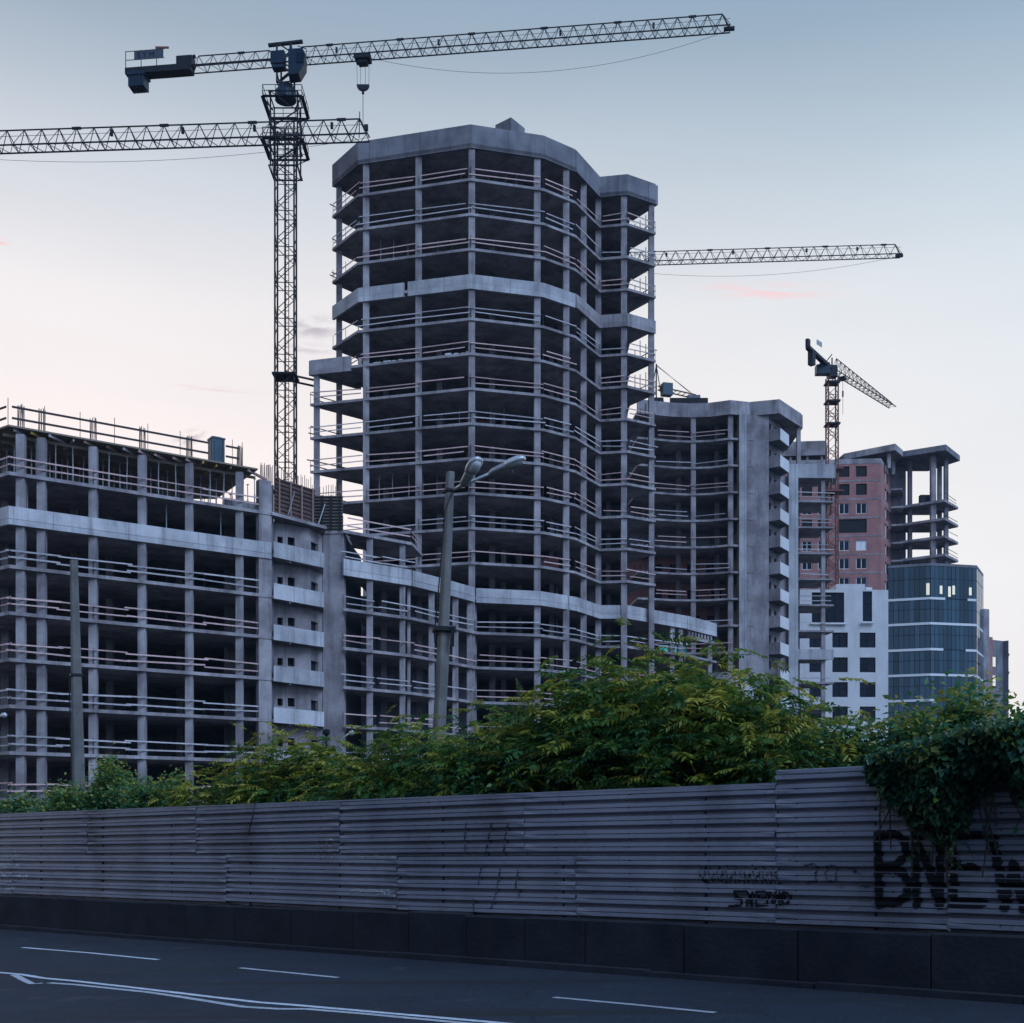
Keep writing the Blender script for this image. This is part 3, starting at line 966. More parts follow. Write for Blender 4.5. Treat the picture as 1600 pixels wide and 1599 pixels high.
# white blocks put in for glimpses of sky across the terrace floor
ORD = ['first', 'second', 'third', 'fourth', 'fifth', 'sixth', 'seventh', 'eighth', 'ninth']
for nb, (u0, u1, h) in enumerate(((562, 567, 0.75), (585, 596, 0.28), (600, 612, 0.32), (614, 619, 0.30), (623, 630, 0.32), (696, 706, 0.42), (710, 717, 0.35), (721, 727, 0.3), (729, 735, 0.4))):
    a, c = on_line(u0, T2, T3, 0.9), on_line(u1, T2, T3, 0.9)
    o = MB().box(((a[0] + c[0]) / 2, (a[1] + c[1]) / 2, LV(14) + h / 2), (c[0] - a[0], 0.5, h), R(-14)).build('sky_gap_block', 'white_trim', None, loc=((a[0] + c[0]) / 2, (a[1] + c[1]) / 2, LV(14)))
    tag(o, ORD[nb] + ' from the left of the white blocks standing in for sky gaps in an open tower floor', 'block', 'white blocks standing in for sky gaps')

# ---- low wing between the left block and the tower ----
W0, W1, W2 = (-14.23, 102.8), (-8.76, 107.4), (-3.42, 115.1)
W0b = (-14.1, 104.2)
wing = thing('concrete_wing', (-9, 112, 0.0), 'low concrete frame wing linking the balcony stack to the tower', 'building')
wpoly = [W0, W1, W2, (-3.5, 121), (-12.7, 121), (-13.9, 104.4)]
for k in range(0, 8):
    slab(wing, wpoly, LV(k))
W1b = on_line(644, W0, W1)
slab(wing, [W0, W1b, (-8.2, 112), (-12.9, 112), (-13.9, 104.4)], LV(8))
zb = LV(7)
band(wing, prox([W0, on_line(643, W0, W1)], 0.05), zb, 0.85, 'concrete_pale', 0.55)
band(wing, prox([W1, (-6.2, 110.9), (-3.5, 115.0)], 0.05), zb, 0.82, 'concrete_pale', 0.55)
for u, A, B, z1, w in ((577.5, W0, W1, LV(8) - 0.2, 0.55), (628.5, W0, W1, LV(8) - 0.2, 0.5), (638.5, W0, W1, LV(7) - 0.2, 0.3), (674, W1, W2, LV(7) - 0.2, 0.55), (711, W1, W2, LV(7) - 0.2, 0.55), (733, W1, W2, LV(7) - 0.2, 0.5), (742, W1, W2, LV(7) - 0.2, 0.3)):
    column(wing, on_line(u, A, B, 0.5 if w > 0.4 else 0.8), ZB, z1, w, R(10))
for u, y in ((552, 110), (600, 111), (655, 114), (690, 117)):
    column(wing, ((u - 800) / F * y, y), ZB, LV(7) - 0.2, 0.5)
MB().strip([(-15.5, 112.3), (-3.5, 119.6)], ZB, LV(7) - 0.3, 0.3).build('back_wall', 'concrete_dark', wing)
posts = MB()
for k in range(1, 7):
    rails(wing, [W0, on_line(590, W0, W1), W1, (-6.2, 110.9), W2], LV(k), 'plank_pink' if k % 2 else 'plank_grey', posts=posts)
rails(wing, [W0, W1b], LV(8), 'plank_pink', posts=posts, skip=0)
rails(wing, [W1b, (-8.2, 112)], LV(8), 'plank_pink', posts=posts, skip=0)
rails(wing, [W0, (-11.2, 105.3), W1], LV(7) + 0.5, 'plank_grey', posts=posts, skip=0)
tag(posts.build('guard_posts', 'steel_dark', wing), kind='stuff')

# ---- long block at the left ----
C0, CB = (-35.6, 86.0), (-19.2, 97.1)
CLf = (-46.0, 93.4)
lpoly = [CLf, C0, CB, (-24.0, 110), (-44.0, 110)]
left = thing('concrete_block_building', (-30, 95, 0.0), 'long low unfinished concrete frame building at the left edge', 'building')
for k in range(0, 9):
    slab(left, lpoly, LV(k))
zb = LV(7)
band(left, prox([CLf, C0, CB], 0.05), zb, 0.85, 'concrete_pale', 0.45)
LU = [33, 65.5, 146, 222.5, 296, 374.5]
for u in LU:
    column(left, on_line(u, C0, CB, 0.5), ZB, LV(9) - 0.45, 0.58, R(6.5))
for u, y in ((9, 93), (22, 97), (117, 95.5), (172, 97.5), (172, 103), (282, 103), (300, 108), (62, 103)):
    column(left, ((u - 800) / F * y, y), ZB, LV(9) - 0.45, 0.55, R(6.5))
pa, pb = on_line(404.5, C0, CB, 0.06), on_line(424.5, C0, CB, 0.06)
MB().strip([pa, pb], ZB, 29.4, 0.6).build('pier', 'concrete', left)
MB().strip([(pb[0] - 0.25, pb[1] + 0.6), (pb[0] - 3.0, pb[1] + 7.0)], ZB, 29.3, 0.3).build('shaft_wall', 'concrete_dark', left)
MB().strip([on_line(352, C0, CB, 6.0), on_line(410, C0, CB, 6.0)], ZB, 29.2, 0.3).build('shaft_wall', 'concrete', left)
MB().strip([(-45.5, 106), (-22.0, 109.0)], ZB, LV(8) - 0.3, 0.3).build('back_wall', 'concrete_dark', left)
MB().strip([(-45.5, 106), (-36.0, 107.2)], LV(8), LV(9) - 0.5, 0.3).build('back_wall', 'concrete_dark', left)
posts = MB()
lseg = [CLf, C0, on_line(92, C0, CB), on_line(200, C0, CB), on_line(320, C0, CB), pa]
for k in range(1, 9):
    if k == 7:
        continue
    rails(left, lseg, LV(k), 'plank_pink' if k in (8, 5, 4, 1) else 'plank_grey', posts=posts, skip=0.0, w=0.11, sag=0.09 if k < 8 else 0.03, gap=(0.02, 0.02))
tag(posts.build('guard_posts', 'steel_dark', left), kind='stuff')
# starter bars above the columns
def rebar_bundle(parent, x, y, z, h, n, sp):
    b = MB()
    for i in range(n):
        a = 2 * math.pi * i / n
        dx, dy = sp * math.cos(a), sp * math.sin(a)
        b.bar((x + dx, y + dy, z), (x + dx * 0.9 + rr.uniform(-.04, .04), y + dy * 0.9, z + h * rr.uniform(0.9, 1.05)), 0.05)
    b.build('rebar_bundle', 'rebar', parent)
for u in LU:
    q = on_line(u, C0, CB, 0.6)
    rebar_bundle(left, q[0], q[1], LV(9) - 0.05, 1.75, 9, 0.22)
for u, y in ((117, 95.5), (172, 97.5)):
    rebar_bundle(left, (u - 800) / F * y, y, LV(9), 1.75, 8, 0.2)
b = MB()
for i in range(11):
    q = Vector(pa).lerp(Vector(pb), 0.06 + 0.088 * i)
    b.bar((q.x, q.y + 0.25, 29.3), (q.x + rr.uniform(-.05, .05), q.y + 0.25, 30.75 + rr.uniform(-0.2, 0.1)), 0.05)
b.build('rebar_row', 'rebar', left)
# formwork deck on props over the top storey
deck = thing('formwork_deck', (*C0, LV(8)), 'plywood formwork deck on steel props and yellow beams, roof of the left building', 'formwork')
Dr = on_line(403, C0, CB)
dpoly = [CLf, C0, Dr, (-25.5, 105.0), (-44.0, 105.0)]
zt = LV(9)
MB().prism(dpoly, zt - 0.12, zt).build('deck_sheet', 'ply', deck)
fd = (Vector(CB) - Vector(C0)).normalized(); fn = Vector((-fd.y, fd.x))
for i in range(15):
    q = Vector(C0) + fd * (0.5 + i * 1.25 + rr.uniform(-0.3, 0.3))
    out = rr.uniform(0.0, 0.25)
    rz = math.atan2(fn.y, fn.x) + R(rr.choice([-52, -52, -48, 0]))
    dv = Vector((math.cos(rz), math.sin(rz)))
    ln = rr.uniform(2.4, 3.4)
    c = q + fn * out + dv * (ln / 2 - 0.1) + fn * 0.1
    ubox('beam', deck, (c.x, c.y, zt - 0.25), (ln, 0.12, 0.20), rz, 0, rr.choice(['beam_yellow', 'plank_grey', 'plank_pink', 'ply']))
for i in range(4):
    c = (Vector(C0) + Vector(Dr)) / 2 + fn * (1.0 + i * 1.8)
    ubox('main_beam', deck, (c.x, c.y, zt - 0.48), (19.0 - i * 0.5, 0.14, 0.2), math.atan2(fd.y, fd.x), 0, 'ply')
for row in range(4):
    for i in range(15):
        q = Vector(C0) + fd * (0.9 + i * 1.28 + rr.uniform(-0.15, 0.15)) + fn * (1.0 + row * 1.8)
        b = MB()
        b.tube([(q.x, q.y, LV(8)), (q.x, q.y, LV(8) + 1.5)], 0.05, 6)
        b.tube([(q.x, q.y, LV(8) + 1.5), (q.x + rr.uniform(-.03, .03), q.y, zt - 0.57)], 0.035, 6)
        b.box((q.x, q.y, LV(8) + 0.015), (0.2, 0.2, 0.03)); b.box((q.x, q.y, zt - 0.59), (0.2, 0.2, 0.03))
        b.build('prop', 'steel_grey', deck)
posts = MB()
for A, B in ((CLf, C0), (C0, on_line(332, C0, CB)), (on_line(349, C0, CB), on_line(380, C0, CB))):
    for h in (0.55, 1.35):
        a_, b_ = Vector(A), Vector(B)
        c = (a_ + b_) / 2 + fn * 0.15
        dd = b_ - a_
        ubox('guard_plank', deck, (c.x, c.y, zt + h), (dd.length - 0.5, 0.05, 0.15), math.atan2(dd.y, dd.x), 0, 'plank_dark')
    n = max(2, int((Vector(B) - Vector(A)).length / 2.2))
    for j in range(n + 1):
        q = Vector(A).lerp(Vector(B), j / n) + fn * 0.2
        posts.bar((q.x, q.y, zt), (q.x, q.y, zt + 1.7 + rr.uniform(0, 0.3)), 0.035)
tag(posts.build('guard_posts', 'steel_dark', deck), kind='stuff')
for u, ins in ((43, 1.6), (260, 1.4), (345, 1.6)):
    q = on_line(u, C0, CB, ins)
    b = MB(); b.tube([(q[0], q[1], LV(7) + 0.0), (q[0], q[1], LV(8) - SLAB)], 0.045, 6)
    b.build('prop', 'steel_grey', left)
# site toilet on the deck
q = on_line(338, C0, CB, 1.2)
wc = thing('toilet_cabin', (q[0], q[1], zt), 'blue portable toilet cabin standing on the formwork deck', 'toilet')
ra = math.atan2(fd.y, fd.x)
MB().box((q[0], q[1], zt + 1.0), (1.0, 1.0, 2.0), ra).build('cabin', 'toilet_blue', wc)
MB().box((q[0], q[1], zt + 2.06), (1.1, 1.1, 0.12), ra).box((q[0], q[1], zt + 2.17), (0.6, 0.6, 0.1), ra).build('roof', 'toilet_blue', wc)
v = Vector(q) - fn * 0.52
MB().box((v.x - 0.1, v.y, zt + 1.65), (0.3, 0.03, 0.28), ra).build('vent', 'white_trim', wc)
MB().box((v.x + 0.02, v.y, zt + 0.95), (0.7, 0.02, 1.7), ra).build('door', 'toilet_blue', wc)

# ---- balcony stack with its pier ----
st = thing('balcony_stack', (-17.5, 100, 0.0), 'concrete stair bay with a column of pale balconies beside the left building', 'building')
WA, WB_, WC = (-19.35, 98.9), (-16.85, 100.95), (-16.08, 103.3)
lenA = (Vector(WB_) - Vector(WA)).length; lenB = (Vector(WC) - Vector(WB_)).length
hA, hB = [], []
for k in range(1, 8):
    z = LV(k)
    hA += [(0.30, 0.80, z + 1.25, z + 1.85), (1.25, 1.90, z + 1.25, z + 1.95)]
    hB += [(0.35, 1.6, z + 1.1, z + 1.95)]
    c = [(-19.1, 97.0), (-15.68, 101.0), (-16.0, 103.2), (-16.8, 100.9), (-19.3, 98.85)]
    bal = MB().prism(c, z - 0.28, z - 0.03).build('balcony_floor', 'concrete', st)
    MB().strip([(-19.12, 97.45), (-19.0, 96.98), (-15.6, 101.0)], z - 0.31, z + 0.92, 0.14).build('balcony_front', 'concrete_pale', bal)
    MB().tube([(-18.0, 98.6, z - 0.28), (-18.0, 98.6, z - 0.45)], 0.07, 6).build('drain', 'white_trim', bal)
wall_with_holes(st, WA, WB_, ZB, LV(8) - 0.3, 0.25, hA, 'concrete', 'wall')
wall_with_holes(st, WB_, WC, ZB, LV(8) - 0.3, 0.25, hB, 'concrete', 'wall')
MB().prism([(-16.05, 103.2), (-14.3, 103.2), (-14.25, 104.4), (-16.0, 104.4)], ZB, LV(8) - 0.02).build('pier', 'concrete', st)
MB().prism([(-16.0, 104.4), (-14.25, 104.4), (-13.9, 112), (-22, 112), (-19.7, 99.4), (-17.0, 101.5)], ZB, LV(8) - 0.3).build('shaft_core', 'dark_void', st)
slab(st, [(-19.15, 96.95), (-15.5, 101.6), (-15.9, 103.1), (-14.2, 103.12), (-14.2, 108), (-20, 108)], LV(8), 0.25)
def formwork_panel(A, B, z, h, mat, label, nh, nv):
    A, B = Vector(A), Vector(B)
    d = (B - A); L = d.length; d = d / L
    n = Vector((-d.y, d.x))
    if n.dot(A) < 0: n = -n
    rz = math.atan2(d.y, d.x)
    t = thing('wall_formwork', (A.x, A.y, z), label, 'formwork')
    m = (A + B) / 2
    c = m + n * 0.16
    MB().box((c.x, c.y, z + h / 2), (L, 0.06, h), rz).build('panel_sheet', 'ply' if mat != 'ply_rust' else mat, t)
    for i in range(nh):
        zz = z + 0.12 + (h - 0.24) * i / (nh - 1)
        ubox('rib', t, (m.x + n.x * 0.08, m.y + n.y * 0.08, zz), (L, 0.1, 0.10), rz, 0, mat)
    for i in range(nv):
        q = A + d * (L * (0.08 + 0.84 * i / (nv - 1)))
        ubox('upright', t, (q.x - n.x * 0.02, q.y - n.y * 0.02, z + h / 2), (0.12, 0.1, h), rz, 0, 'rebar' if mat == 'ply_rust' else 'steel_dark')
    b = MB()
    q = A + d * (L * 0.45) - n * 0.05
    b.bar((q.x - d.x * 0.6, q.y - d.y * 0.6 - 0.5, z + 0.02), (q.x, q.y, z + h * 0.75), 0.07)
    b.build('prop', 'steel_grey', t)
    b = MB()
    for i in range(int(L / 0.22)):
        q = A + d * (0.1 + i * 0.22) + n * 0.45
        b.bar((q.x, q.y, z), (q.x + rr.uniform(-.05, .05), q.y, z + h + 0.95 + rr.uniform(-0.15, 0.15)), 0.045)
    b.build('rebar_row', 'rebar', t)
formwork_panel((-18.95, 97.6), (-16.35, 101.2), LV(8), 2.95, 'ply_rust', 'rusty brown wall formwork panel with ribs on the balcony stack', 9, 4)
formwork_panel((-17.05, 103.0), (-14.35, 103.0), LV(8), 2.95, 'steel_dark', 'dark wall formwork panel with close ribs beside the tower', 11, 4)

# ---- concrete building with curved front and balconies, right of the tower ----
B0, B1, B2, B3, B4, B5 = (15.5, 150.0), (22.3, 151.9), (26.96, 150.2), (29.5, 151.0), (33.0, 150.0), (36.98, 155.3)
bld = thing('balcony_building', (28, 158, 0.0), 'concrete frame building with curved front and small balconies right of the tower', 'building')
curve = [(15.5, 150.0), (17.7, 150.6), (20.0, 151.25), (22.3, 151.5), (24.6, 151.25), (26.96, 150.3)]
bpoly = curve + [(29.3, 150.8), (29.3, 166), (14, 166)]
for k in range(0, 16):
    slab(bld, bpoly, LV(k))
slab(bld, curve + [B3, B4, B5, (37, 166), (14, 166)], LV(16), 0.35, name='roof_slab')
MB().strip(prox(curve + [B3, B4, B5], 0.04), LV(16) - 0.42, 54.65, 0.3).build('parapet', 'concrete', bld)
MB().prism([(36.9, 155.4), (37.2, 155.6), (37.2, 165), (36.9, 165)], LV(16) - 0.4, 54.6).build('parapet', 'concrete', bld)
for u, y in ((1083, 151.9), (1141, 151.0), (1060, 155), (1120, 155)):
    column(bld, ((u - 800) / F * y, y), ZB, LV(16) - 0.3, 0.6, 0)
MB().prism([(28.1, 150.35), (29.0, 150.35), (29.0, 152), (28.1, 152)], ZB, LV(16) - 0.36).build('pier', 'concrete_pale', bld)
MB().prism([(29.0, 150.75), (31.85, 150.75), (31.85, 151.4), (34.2, 154.4), (34.2, 162), (29.0, 162)], ZB, LV(16) - 0.36).build('core', 'concrete', bld)
MB().prism([(35.1, 154.2), (36.3, 154.2), (36.3, 155.0), (35.1, 155.0)], ZB, LV(14) + 1.2).build('pier', 'concrete_pale', bld)
MB().prism([(34.2, 154.6), (35.1, 154.8), (35.1, 162), (34.2, 162)], ZB, LV(14) - 0.2).build('side_wall', 'concrete', bld)
column(bld, (36.6, 155.4), LV(14), LV(16) - 0.3, 0.5)
for k in range(1, 16):
    z = LV(k)
    bal = MB().prism([(31.88, 150.75), (33.05, 149.95), (34.75, 152.7), (34.15, 154.3), (31.88, 151.4)], z - 0.35, z - 0.02).build('balcony_floor', 'concrete_dark', bld)
    MB().strip([(31.86, 150.72), (33.05, 149.9)], z - 0.36, z + 1.08, 0.12).build('balcony_front', 'concrete', bal)
    MB().strip([(33.06, 149.92), (34.78, 152.68)], z - 0.36, z + 1.08, 0.12).build('balcony_lit_side', 'white_plaster', bal)  # paler material puts the light from the right into this side
    # door opening and little window behind the balcony
    MB().strip([(31.95, 151.42), (32.35, 151.92)], z, z + 2.2, 0.02).build('door_opening', 'dark_void', bal)
    MB().strip([(33.0, 152.75), (33.3, 153.12)], z + 1.0, z + 2.1, 0.02).build('window_opening', 'dark_void', bal)
    if k > 0 and k < 16:
        slab(bld, [(29.3, 150.7), (30.0, 150.7), (30.0, 150.9), (29.3, 150.9)], z, 0.2)
wall_with_holes(bld, (14.5, 157.0), (28.2, 157.0), ZB, LV(11) - 0.1, 0.3,
    [(round(5.2 + 2.6 * i, 2), round(6.1 + 2.6 * i, 2), LV(k) + 0.9, LV(k) + 2.1) for i in range(3) for k in (5, 6, 7) if (i + k) % 3 == 1], 'brick_red', 'infill_wall')
MB().strip([(14.5, 156.6), (28.2, 156.6)], LV(11), LV(16) - 0.4, 0.2).build('infill_wall', 'concrete_dark', bld)
for k in range(7, 11):
    for i in range(4):
        x = 18.6 + 2.5 * i + rr.uniform(-0.4, 0.4)
        MB().box((x, 156.9, LV(k) + 1.5), (1.3, 0.1, 1.5)).build('window_opening', 'dark_void', bld)
MB().strip([(27.5, 152), (27.6, 156.8)], ZB, LV(16) - 0.4, 0.25).build('cross_wall', 'concrete_dark', bld)
posts = MB()
for k in range(3, 16):
    if k == 6: continue
    rails(bld, [curve[1], curve[3], curve[5]], LV(k), 'plank_pink' if k % 2 else 'plank_grey', posts=posts)
tag(posts.build('guard_posts', 'steel_dark', bld), kind='stuff')
MB().strip(prox([(20.8, 151.4), (22.3, 151.5), (24.6, 151.25), (26.96, 150.3), (28.2, 150.5)], 0.06), LV(6) - 0.4, LV(6) + 0.75, 0.25).build('band_beam', 'concrete', bld)
for nm, (u0, u1, v0, v1), in (('tarpaulin', (1030, 1050, 924, 936)), ('tarpaulin', (1054, 1074, 921, 936))):
    a = P(u0, v1, 152.6); c = P(u1, v0, 152.9)
    b = MB(); vs = []
    for i in range(7):
        for j in range(2):
            vs.append((a.x + (c.x - a.x) * (i / 6 if j == 0 else 0.12 + 0.78 * i / 6), 152.6 + 0.12 * math.sin(i * 2.1) + 0.5 * j, LV(7) + (0.02 if j == 0 else 1.15)))
    b.add(vs, [(2 * i, 2 * i + 2, 2 * i + 3, 2 * i + 1) for i in range(6)])
    o = b.build(nm, 'tarp_green', None, loc=(a.x, 152.6, LV(7)))
    md = o.modifiers.new('thick', 'SOLIDIFY'); md.thickness = 0.03
    tag(o, 'green tarpaulin on a floor of the curved building, ' + ('left one of two' if u0 < 1040 else 'right one of two'), 'tarpaulin', 'green tarpaulins')
# open slabs stepping to the right
for k in range(4, 14):
    slab(bld, [(36.35, 154.6), (41.0, 154.8), (40.2, 160), (36.35, 160)], LV(k), 0.22)
    if k != 7:
        rails(bld, [(36.4, 154.7), (40.9, 154.85)], LV(k), 'plank_grey')
MB().strip([(36.3, 154.5), (41.0, 154.7), (41.6, 158)], LV(14) - 0.45, LV(14) + 1.3, 0.25).build('parapet', 'concrete_pale', bld)
slab(bld, [(36.35, 154.75), (40.8, 154.95), (41.3, 159), (36.35, 160)], LV(14), 0.25)
MB().strip([(36.32, 154.45), (40.9, 154.65)], LV(7) - 0.45, LV(7) + 0.85, 0.25).build('band_beam', 'concrete_pale', bld)
column(bld, (39.7, 155.3), ZB, LV(14) - 0.2, 0.5)
column(bld, (37.2, 158.5), ZB, LV(14) - 0.2, 0.5)
# pale canopy slab at the foot
MB().prism([(26.0, 146), (29.6, 146), (29.6, 149), (26.0, 149)], 17.2, 19.0).prism([(26.6, 146.5), (29.2, 146.5), (29.2, 149), (26.6, 149)], ZB, 17.2).build('stair_house', 'white_plaster', bld)
MB().bar((25.7, 146.1, 19.1), (30.6, 146.1, 20.3), 0.12).bar((28.1, 146.1, 19.0), (28.0, 146.1, 20.9), 0.12).build('handrail', 'white_trim', bld)
# roof gear: form boxes and a small derrick
RB = thing('roof_form', (22, 153, LV(16)), 'long dark steel form lying on the roof of the curved building', 'formwork')
MB().prism([(19.8, 152.6), (24.6, 152.6), (24.2, 154.4), (20.1, 154.4)], LV(16), 55.75).build('form_side', 'steel_dark', RB)
MB().box((22.9, 153.4, 56.0), (1.6, 0.9, 0.5)).build('form_lid', 'concrete_dark', RB)
RB = thing('roof_form', (18.4, 153, LV(16)), 'short dark steel form on the roof, half hidden by the tower', 'formwork')
MB().prism([(17.2, 152.6), (19.0, 152.6), (19.3, 154.4), (17.2, 154.4)], LV(16), 55.8).build('form_side', 'steel_dark', RB)
dk = thing('roof_derrick', (18.9, 153.4, 55.7), 'small roof derrick with a slanting boom and stays beside the tower', 'crane')
MB().bar((18.2, 153.4, 55.7), (18.2, 153.4, 60.3), 0.16).bar((17.6, 153.4, 56.5), (18.2, 153.4, 60.2), 0.1).bar((18.8, 153.4, 56.5), (18.2, 153.4, 60.2), 0.1).build('tower_frame', 'steel_dark', dk)
b = MB()
for dz in (0, 0.5):
    b.bar((18.4, 153.4, 57.0 + dz), (23.2, 153.4, 55.9 + dz), 0.13)
for i in range(8):
    t = i / 8
    b.bar((18.4 + 4.8 * t, 153.4, 57.0 - 1.1 * t), (18.4 + 4.8 * (t + 0.12), 153.4, 57.5 - 1.1 * (t + 0.12)), 0.08)
b.build('boom', 'steel_red', dk)
MB().box((19.5, 153.3, 57.0), (1.3, 1.0, 1.5), R(15)).build('winch_cabin', 'toilet_blue', dk)
MB().bar((18.2, 153.4, 60.2), (22.4, 153.4, 56.7), 0.045).bar((18.2, 153.4, 60.1), (23.2, 153.4, 56.2), 0.045).build('stay', 'cable', dk)

# ---- red brick building with open slab wing ----
rb = thing('brick_building', (62, 225, 0.0), 'red brick apartment block under construction with concrete roof', 'building')
RA, RB1, RC = (48.0, 219.5), (66.2, 218.0), (70.6, 226.5)
zr = [68.2 - 3.3 * i for i in range(18)]           # floor lines under each window row
def upx(u, A, B):
    q = on_line(u, A, B); return (Vector(q) - Vector(A)).length
holes, wins = [], []
rows = [(729.5, 746), (757, 774.5), (787, 803.6), (812, 833.5), (845, 861), (873, 889.7), (903, 919)]
colsu = [(1253, 1269), (1278, 1294), (1311, 1327.4), (1337.5, 1354.5)]
for i, (v0, v1) in enumerate(rows):
    z1, z0 = CZ + (VH - v0) / F * 218.7, CZ + (VH - v1) / F * 218.7
    cs = colsu[:2] + [(1310.5, 1354.5)] if i == 3 else colsu
    for (u0, u1) in cs:
        h = (round(upx(u0, RA, RB1), 3), round(upx(u1, RA, RB1), 3), round(z0, 3), round(z1, 3))
        holes.append(h); wins.append((h, i, u0))
wall_with_holes(rb, RA, RB1, ZB, 67.2, 0.4, holes, 'brick_red', 'brick_wall')
ws, hs2 = (Vector(RC) - Vector(RB1)).length, []
for i, (v0, v1) in enumerate(rows):
    z1, z0 = CZ + (VH - v0) / F * 218.7, CZ + (VH - v1) / F * 218.7
    hs2.append((3.4, 7.0, round(z0, 3), round(z1, 3)))
wall_with_holes(rb, RB1, RC, ZB, 67.1, 0.4, hs2, 'brick_red', 'brick_wall')
MB().strip(prox([RA, RB1], 0.05), 67.2, 68.1, 0.5).build('ring_beam', 'concrete', rb)
MB().strip(prox([(66.25, 218.1), RC], 0.05), 67.1, 68.05, 0.5).build('ring_beam', 'concrete', rb)
dRA = (Vector(RB1) - Vector(RA)).normalized(); nRA = Vector((-dRA.y, dRA.x))
for i in range(8):
    z = CZ + (VH - (752 + 28.7 * i)) / F * 218.7
    MB().strip(prox([RA, RB1, RC], 0.04), z - 0.16, z + 0.10, 0.2).build('floor_edge', 'concrete', rb)
for (h, i, u0) in wins:
    a, c = Vector(RA) + dRA * h[0] + nRA * 0.22, Vector(RA) + dRA * h[1] + nRA * 0.22
    m = (a + c) / 2; rz = math.atan2(dRA.y, dRA.x); zm = (h[2] + h[3]) / 2
    white = (i == 4 and u0 > 1330)
    w = MB().box((m.x, m.y, zm), (h[1] - h[0], 0.05, h[3] - h[2]), rz).build('window', 'dark_void' if i < 2 or i == 3 else ('white_trim' if white else 'glass_window'), rb)
    if i >= 2 and i != 3:
        b = MB()
        for t in (0.04, 0.5, 0.96):
            q = a.lerp(c, t)
            b.box((q.x, q.y - 0.05, zm), (0.10, 0.06, h[3] - h[2]), rz)
        for zz in (h[2] + 0.05, h[3] - 0.05):
            b.box((m.x, m.y - 0.06, zz), (h[1] - h[0], 0.05, 0.1), rz)
        b.build('frame', 'white_trim', w)
for h in hs2:
    d2 = (Vector(RC) - Vector(RB1)).normalized(); n2 = Vector((-d2.y, d2.x))
    a = Vector(RB1) + d2 * 3.4 + n2 * 0.25; c = Vector(RB1) + d2 * 7.0 + n2 * 0.25; m = (a + c) / 2
    w = MB().box((m.x, m.y, (h[2] + h[3]) / 2), (3.6, 0.05, h[3] - h[2]), math.atan2(d2.y, d2.x)).build('window', 'glass_window', rb)
    MB().bar((m.x + 0.06, m.y - 0.06, h[2]), (m.x + 0.06, m.y - 0.06, h[3]), 0.14).build('frame', 'white_trim', w)
# filled body behind the facades so that no sky shows through
MB().prism([(48.5, 221.5), (65.5, 220.0), (69.5, 228.0), (69, 238), (48.5, 238)], ZB, 66.9).build('inner_core', 'dark_void', rb)
# roof storey
MB().prism([(61.1, 223.8), (68.7, 218.0), (71.3, 221.8), (70, 236), (60, 236)], 69.6, 70.75).build('roof_slab', 'concrete', rb)
MB().prism([(49.5, 222.2), (57.0, 221.5), (58.6, 226), (58.6, 236), (49.5, 236)], 69.8, 72.4).build('roof_slab', 'concrete', rb)
for x, y in ((51, 222.6), (54, 222.4), (56.6, 222.2)):
    column(rb, (x, y), 66.9, 69.8, 0.35)
for x, y in ((62.5, 224.2), (68.2, 220.0), (70.2, 224)):
    column(rb, (x, y), 66.9, 69.6, 0.6)
MB().prism([(58.7, 225), (69.3, 225), (69.3, 235), (58.7, 235)], 66.9, 69.6).build('inner_core', 'concrete_dark', rb)
# recess with balcony slabs
MB().prism([(70.6, 227.2), (73.6, 227.2), (73.6, 238), (70.6, 238)], ZB, 69.4).build('recess_wall', 'concrete_dark', rb)
for i in range(8):
    z = 63.9 - 3.27 * i
    slab(rb, [(69.4, 222.4), (71.2, 221.9), (73.0, 226.8), (70.7, 226.9)], z, 0.3)
# open slab wing
MB().prism([(71.35, 222.0), (77.8, 218.0), (82.7, 224.5), (79.0, 231), (71.3, 231)], 69.6, 70.6).build('roof_slab', 'concrete_dark', rb)
for z in (61.2, 57.9, 54.7, 51.4, 48.1, 44.8, 41.5, 38.2, 34.9):
    slab(rb, [(71.75, 223.9), (78.2, 219.5), (82.5, 224.8), (79.4, 229.0), (73.7, 229.0), (73.65, 227.1), (71.75, 227.1)], z, 0.45, 'concrete')
    rails(rb, [(78.3, 219.6), (82.4, 224.8)], z, 'plank_dark', w=0.10, skip=0.3)
for u, y, w_, m_ in ((1421.6, 224.8, 0.7, 'concrete_dark'), (1457.7, 221.6, 0.9, 'concrete'), (1468, 226.5, 0.7, 'concrete_dark'), (1478, 222.6, 0.7, 'concrete_dark')):
    column(rb, ((u - 800) / F * y, y), ZB, 69.6, w_, 0, m_)
MB().box((75.6, 222.6, 61.2 + 0.75), (2.0, 1.0, 1.5)).build('pallet_stack', 'steel_dark', rb)

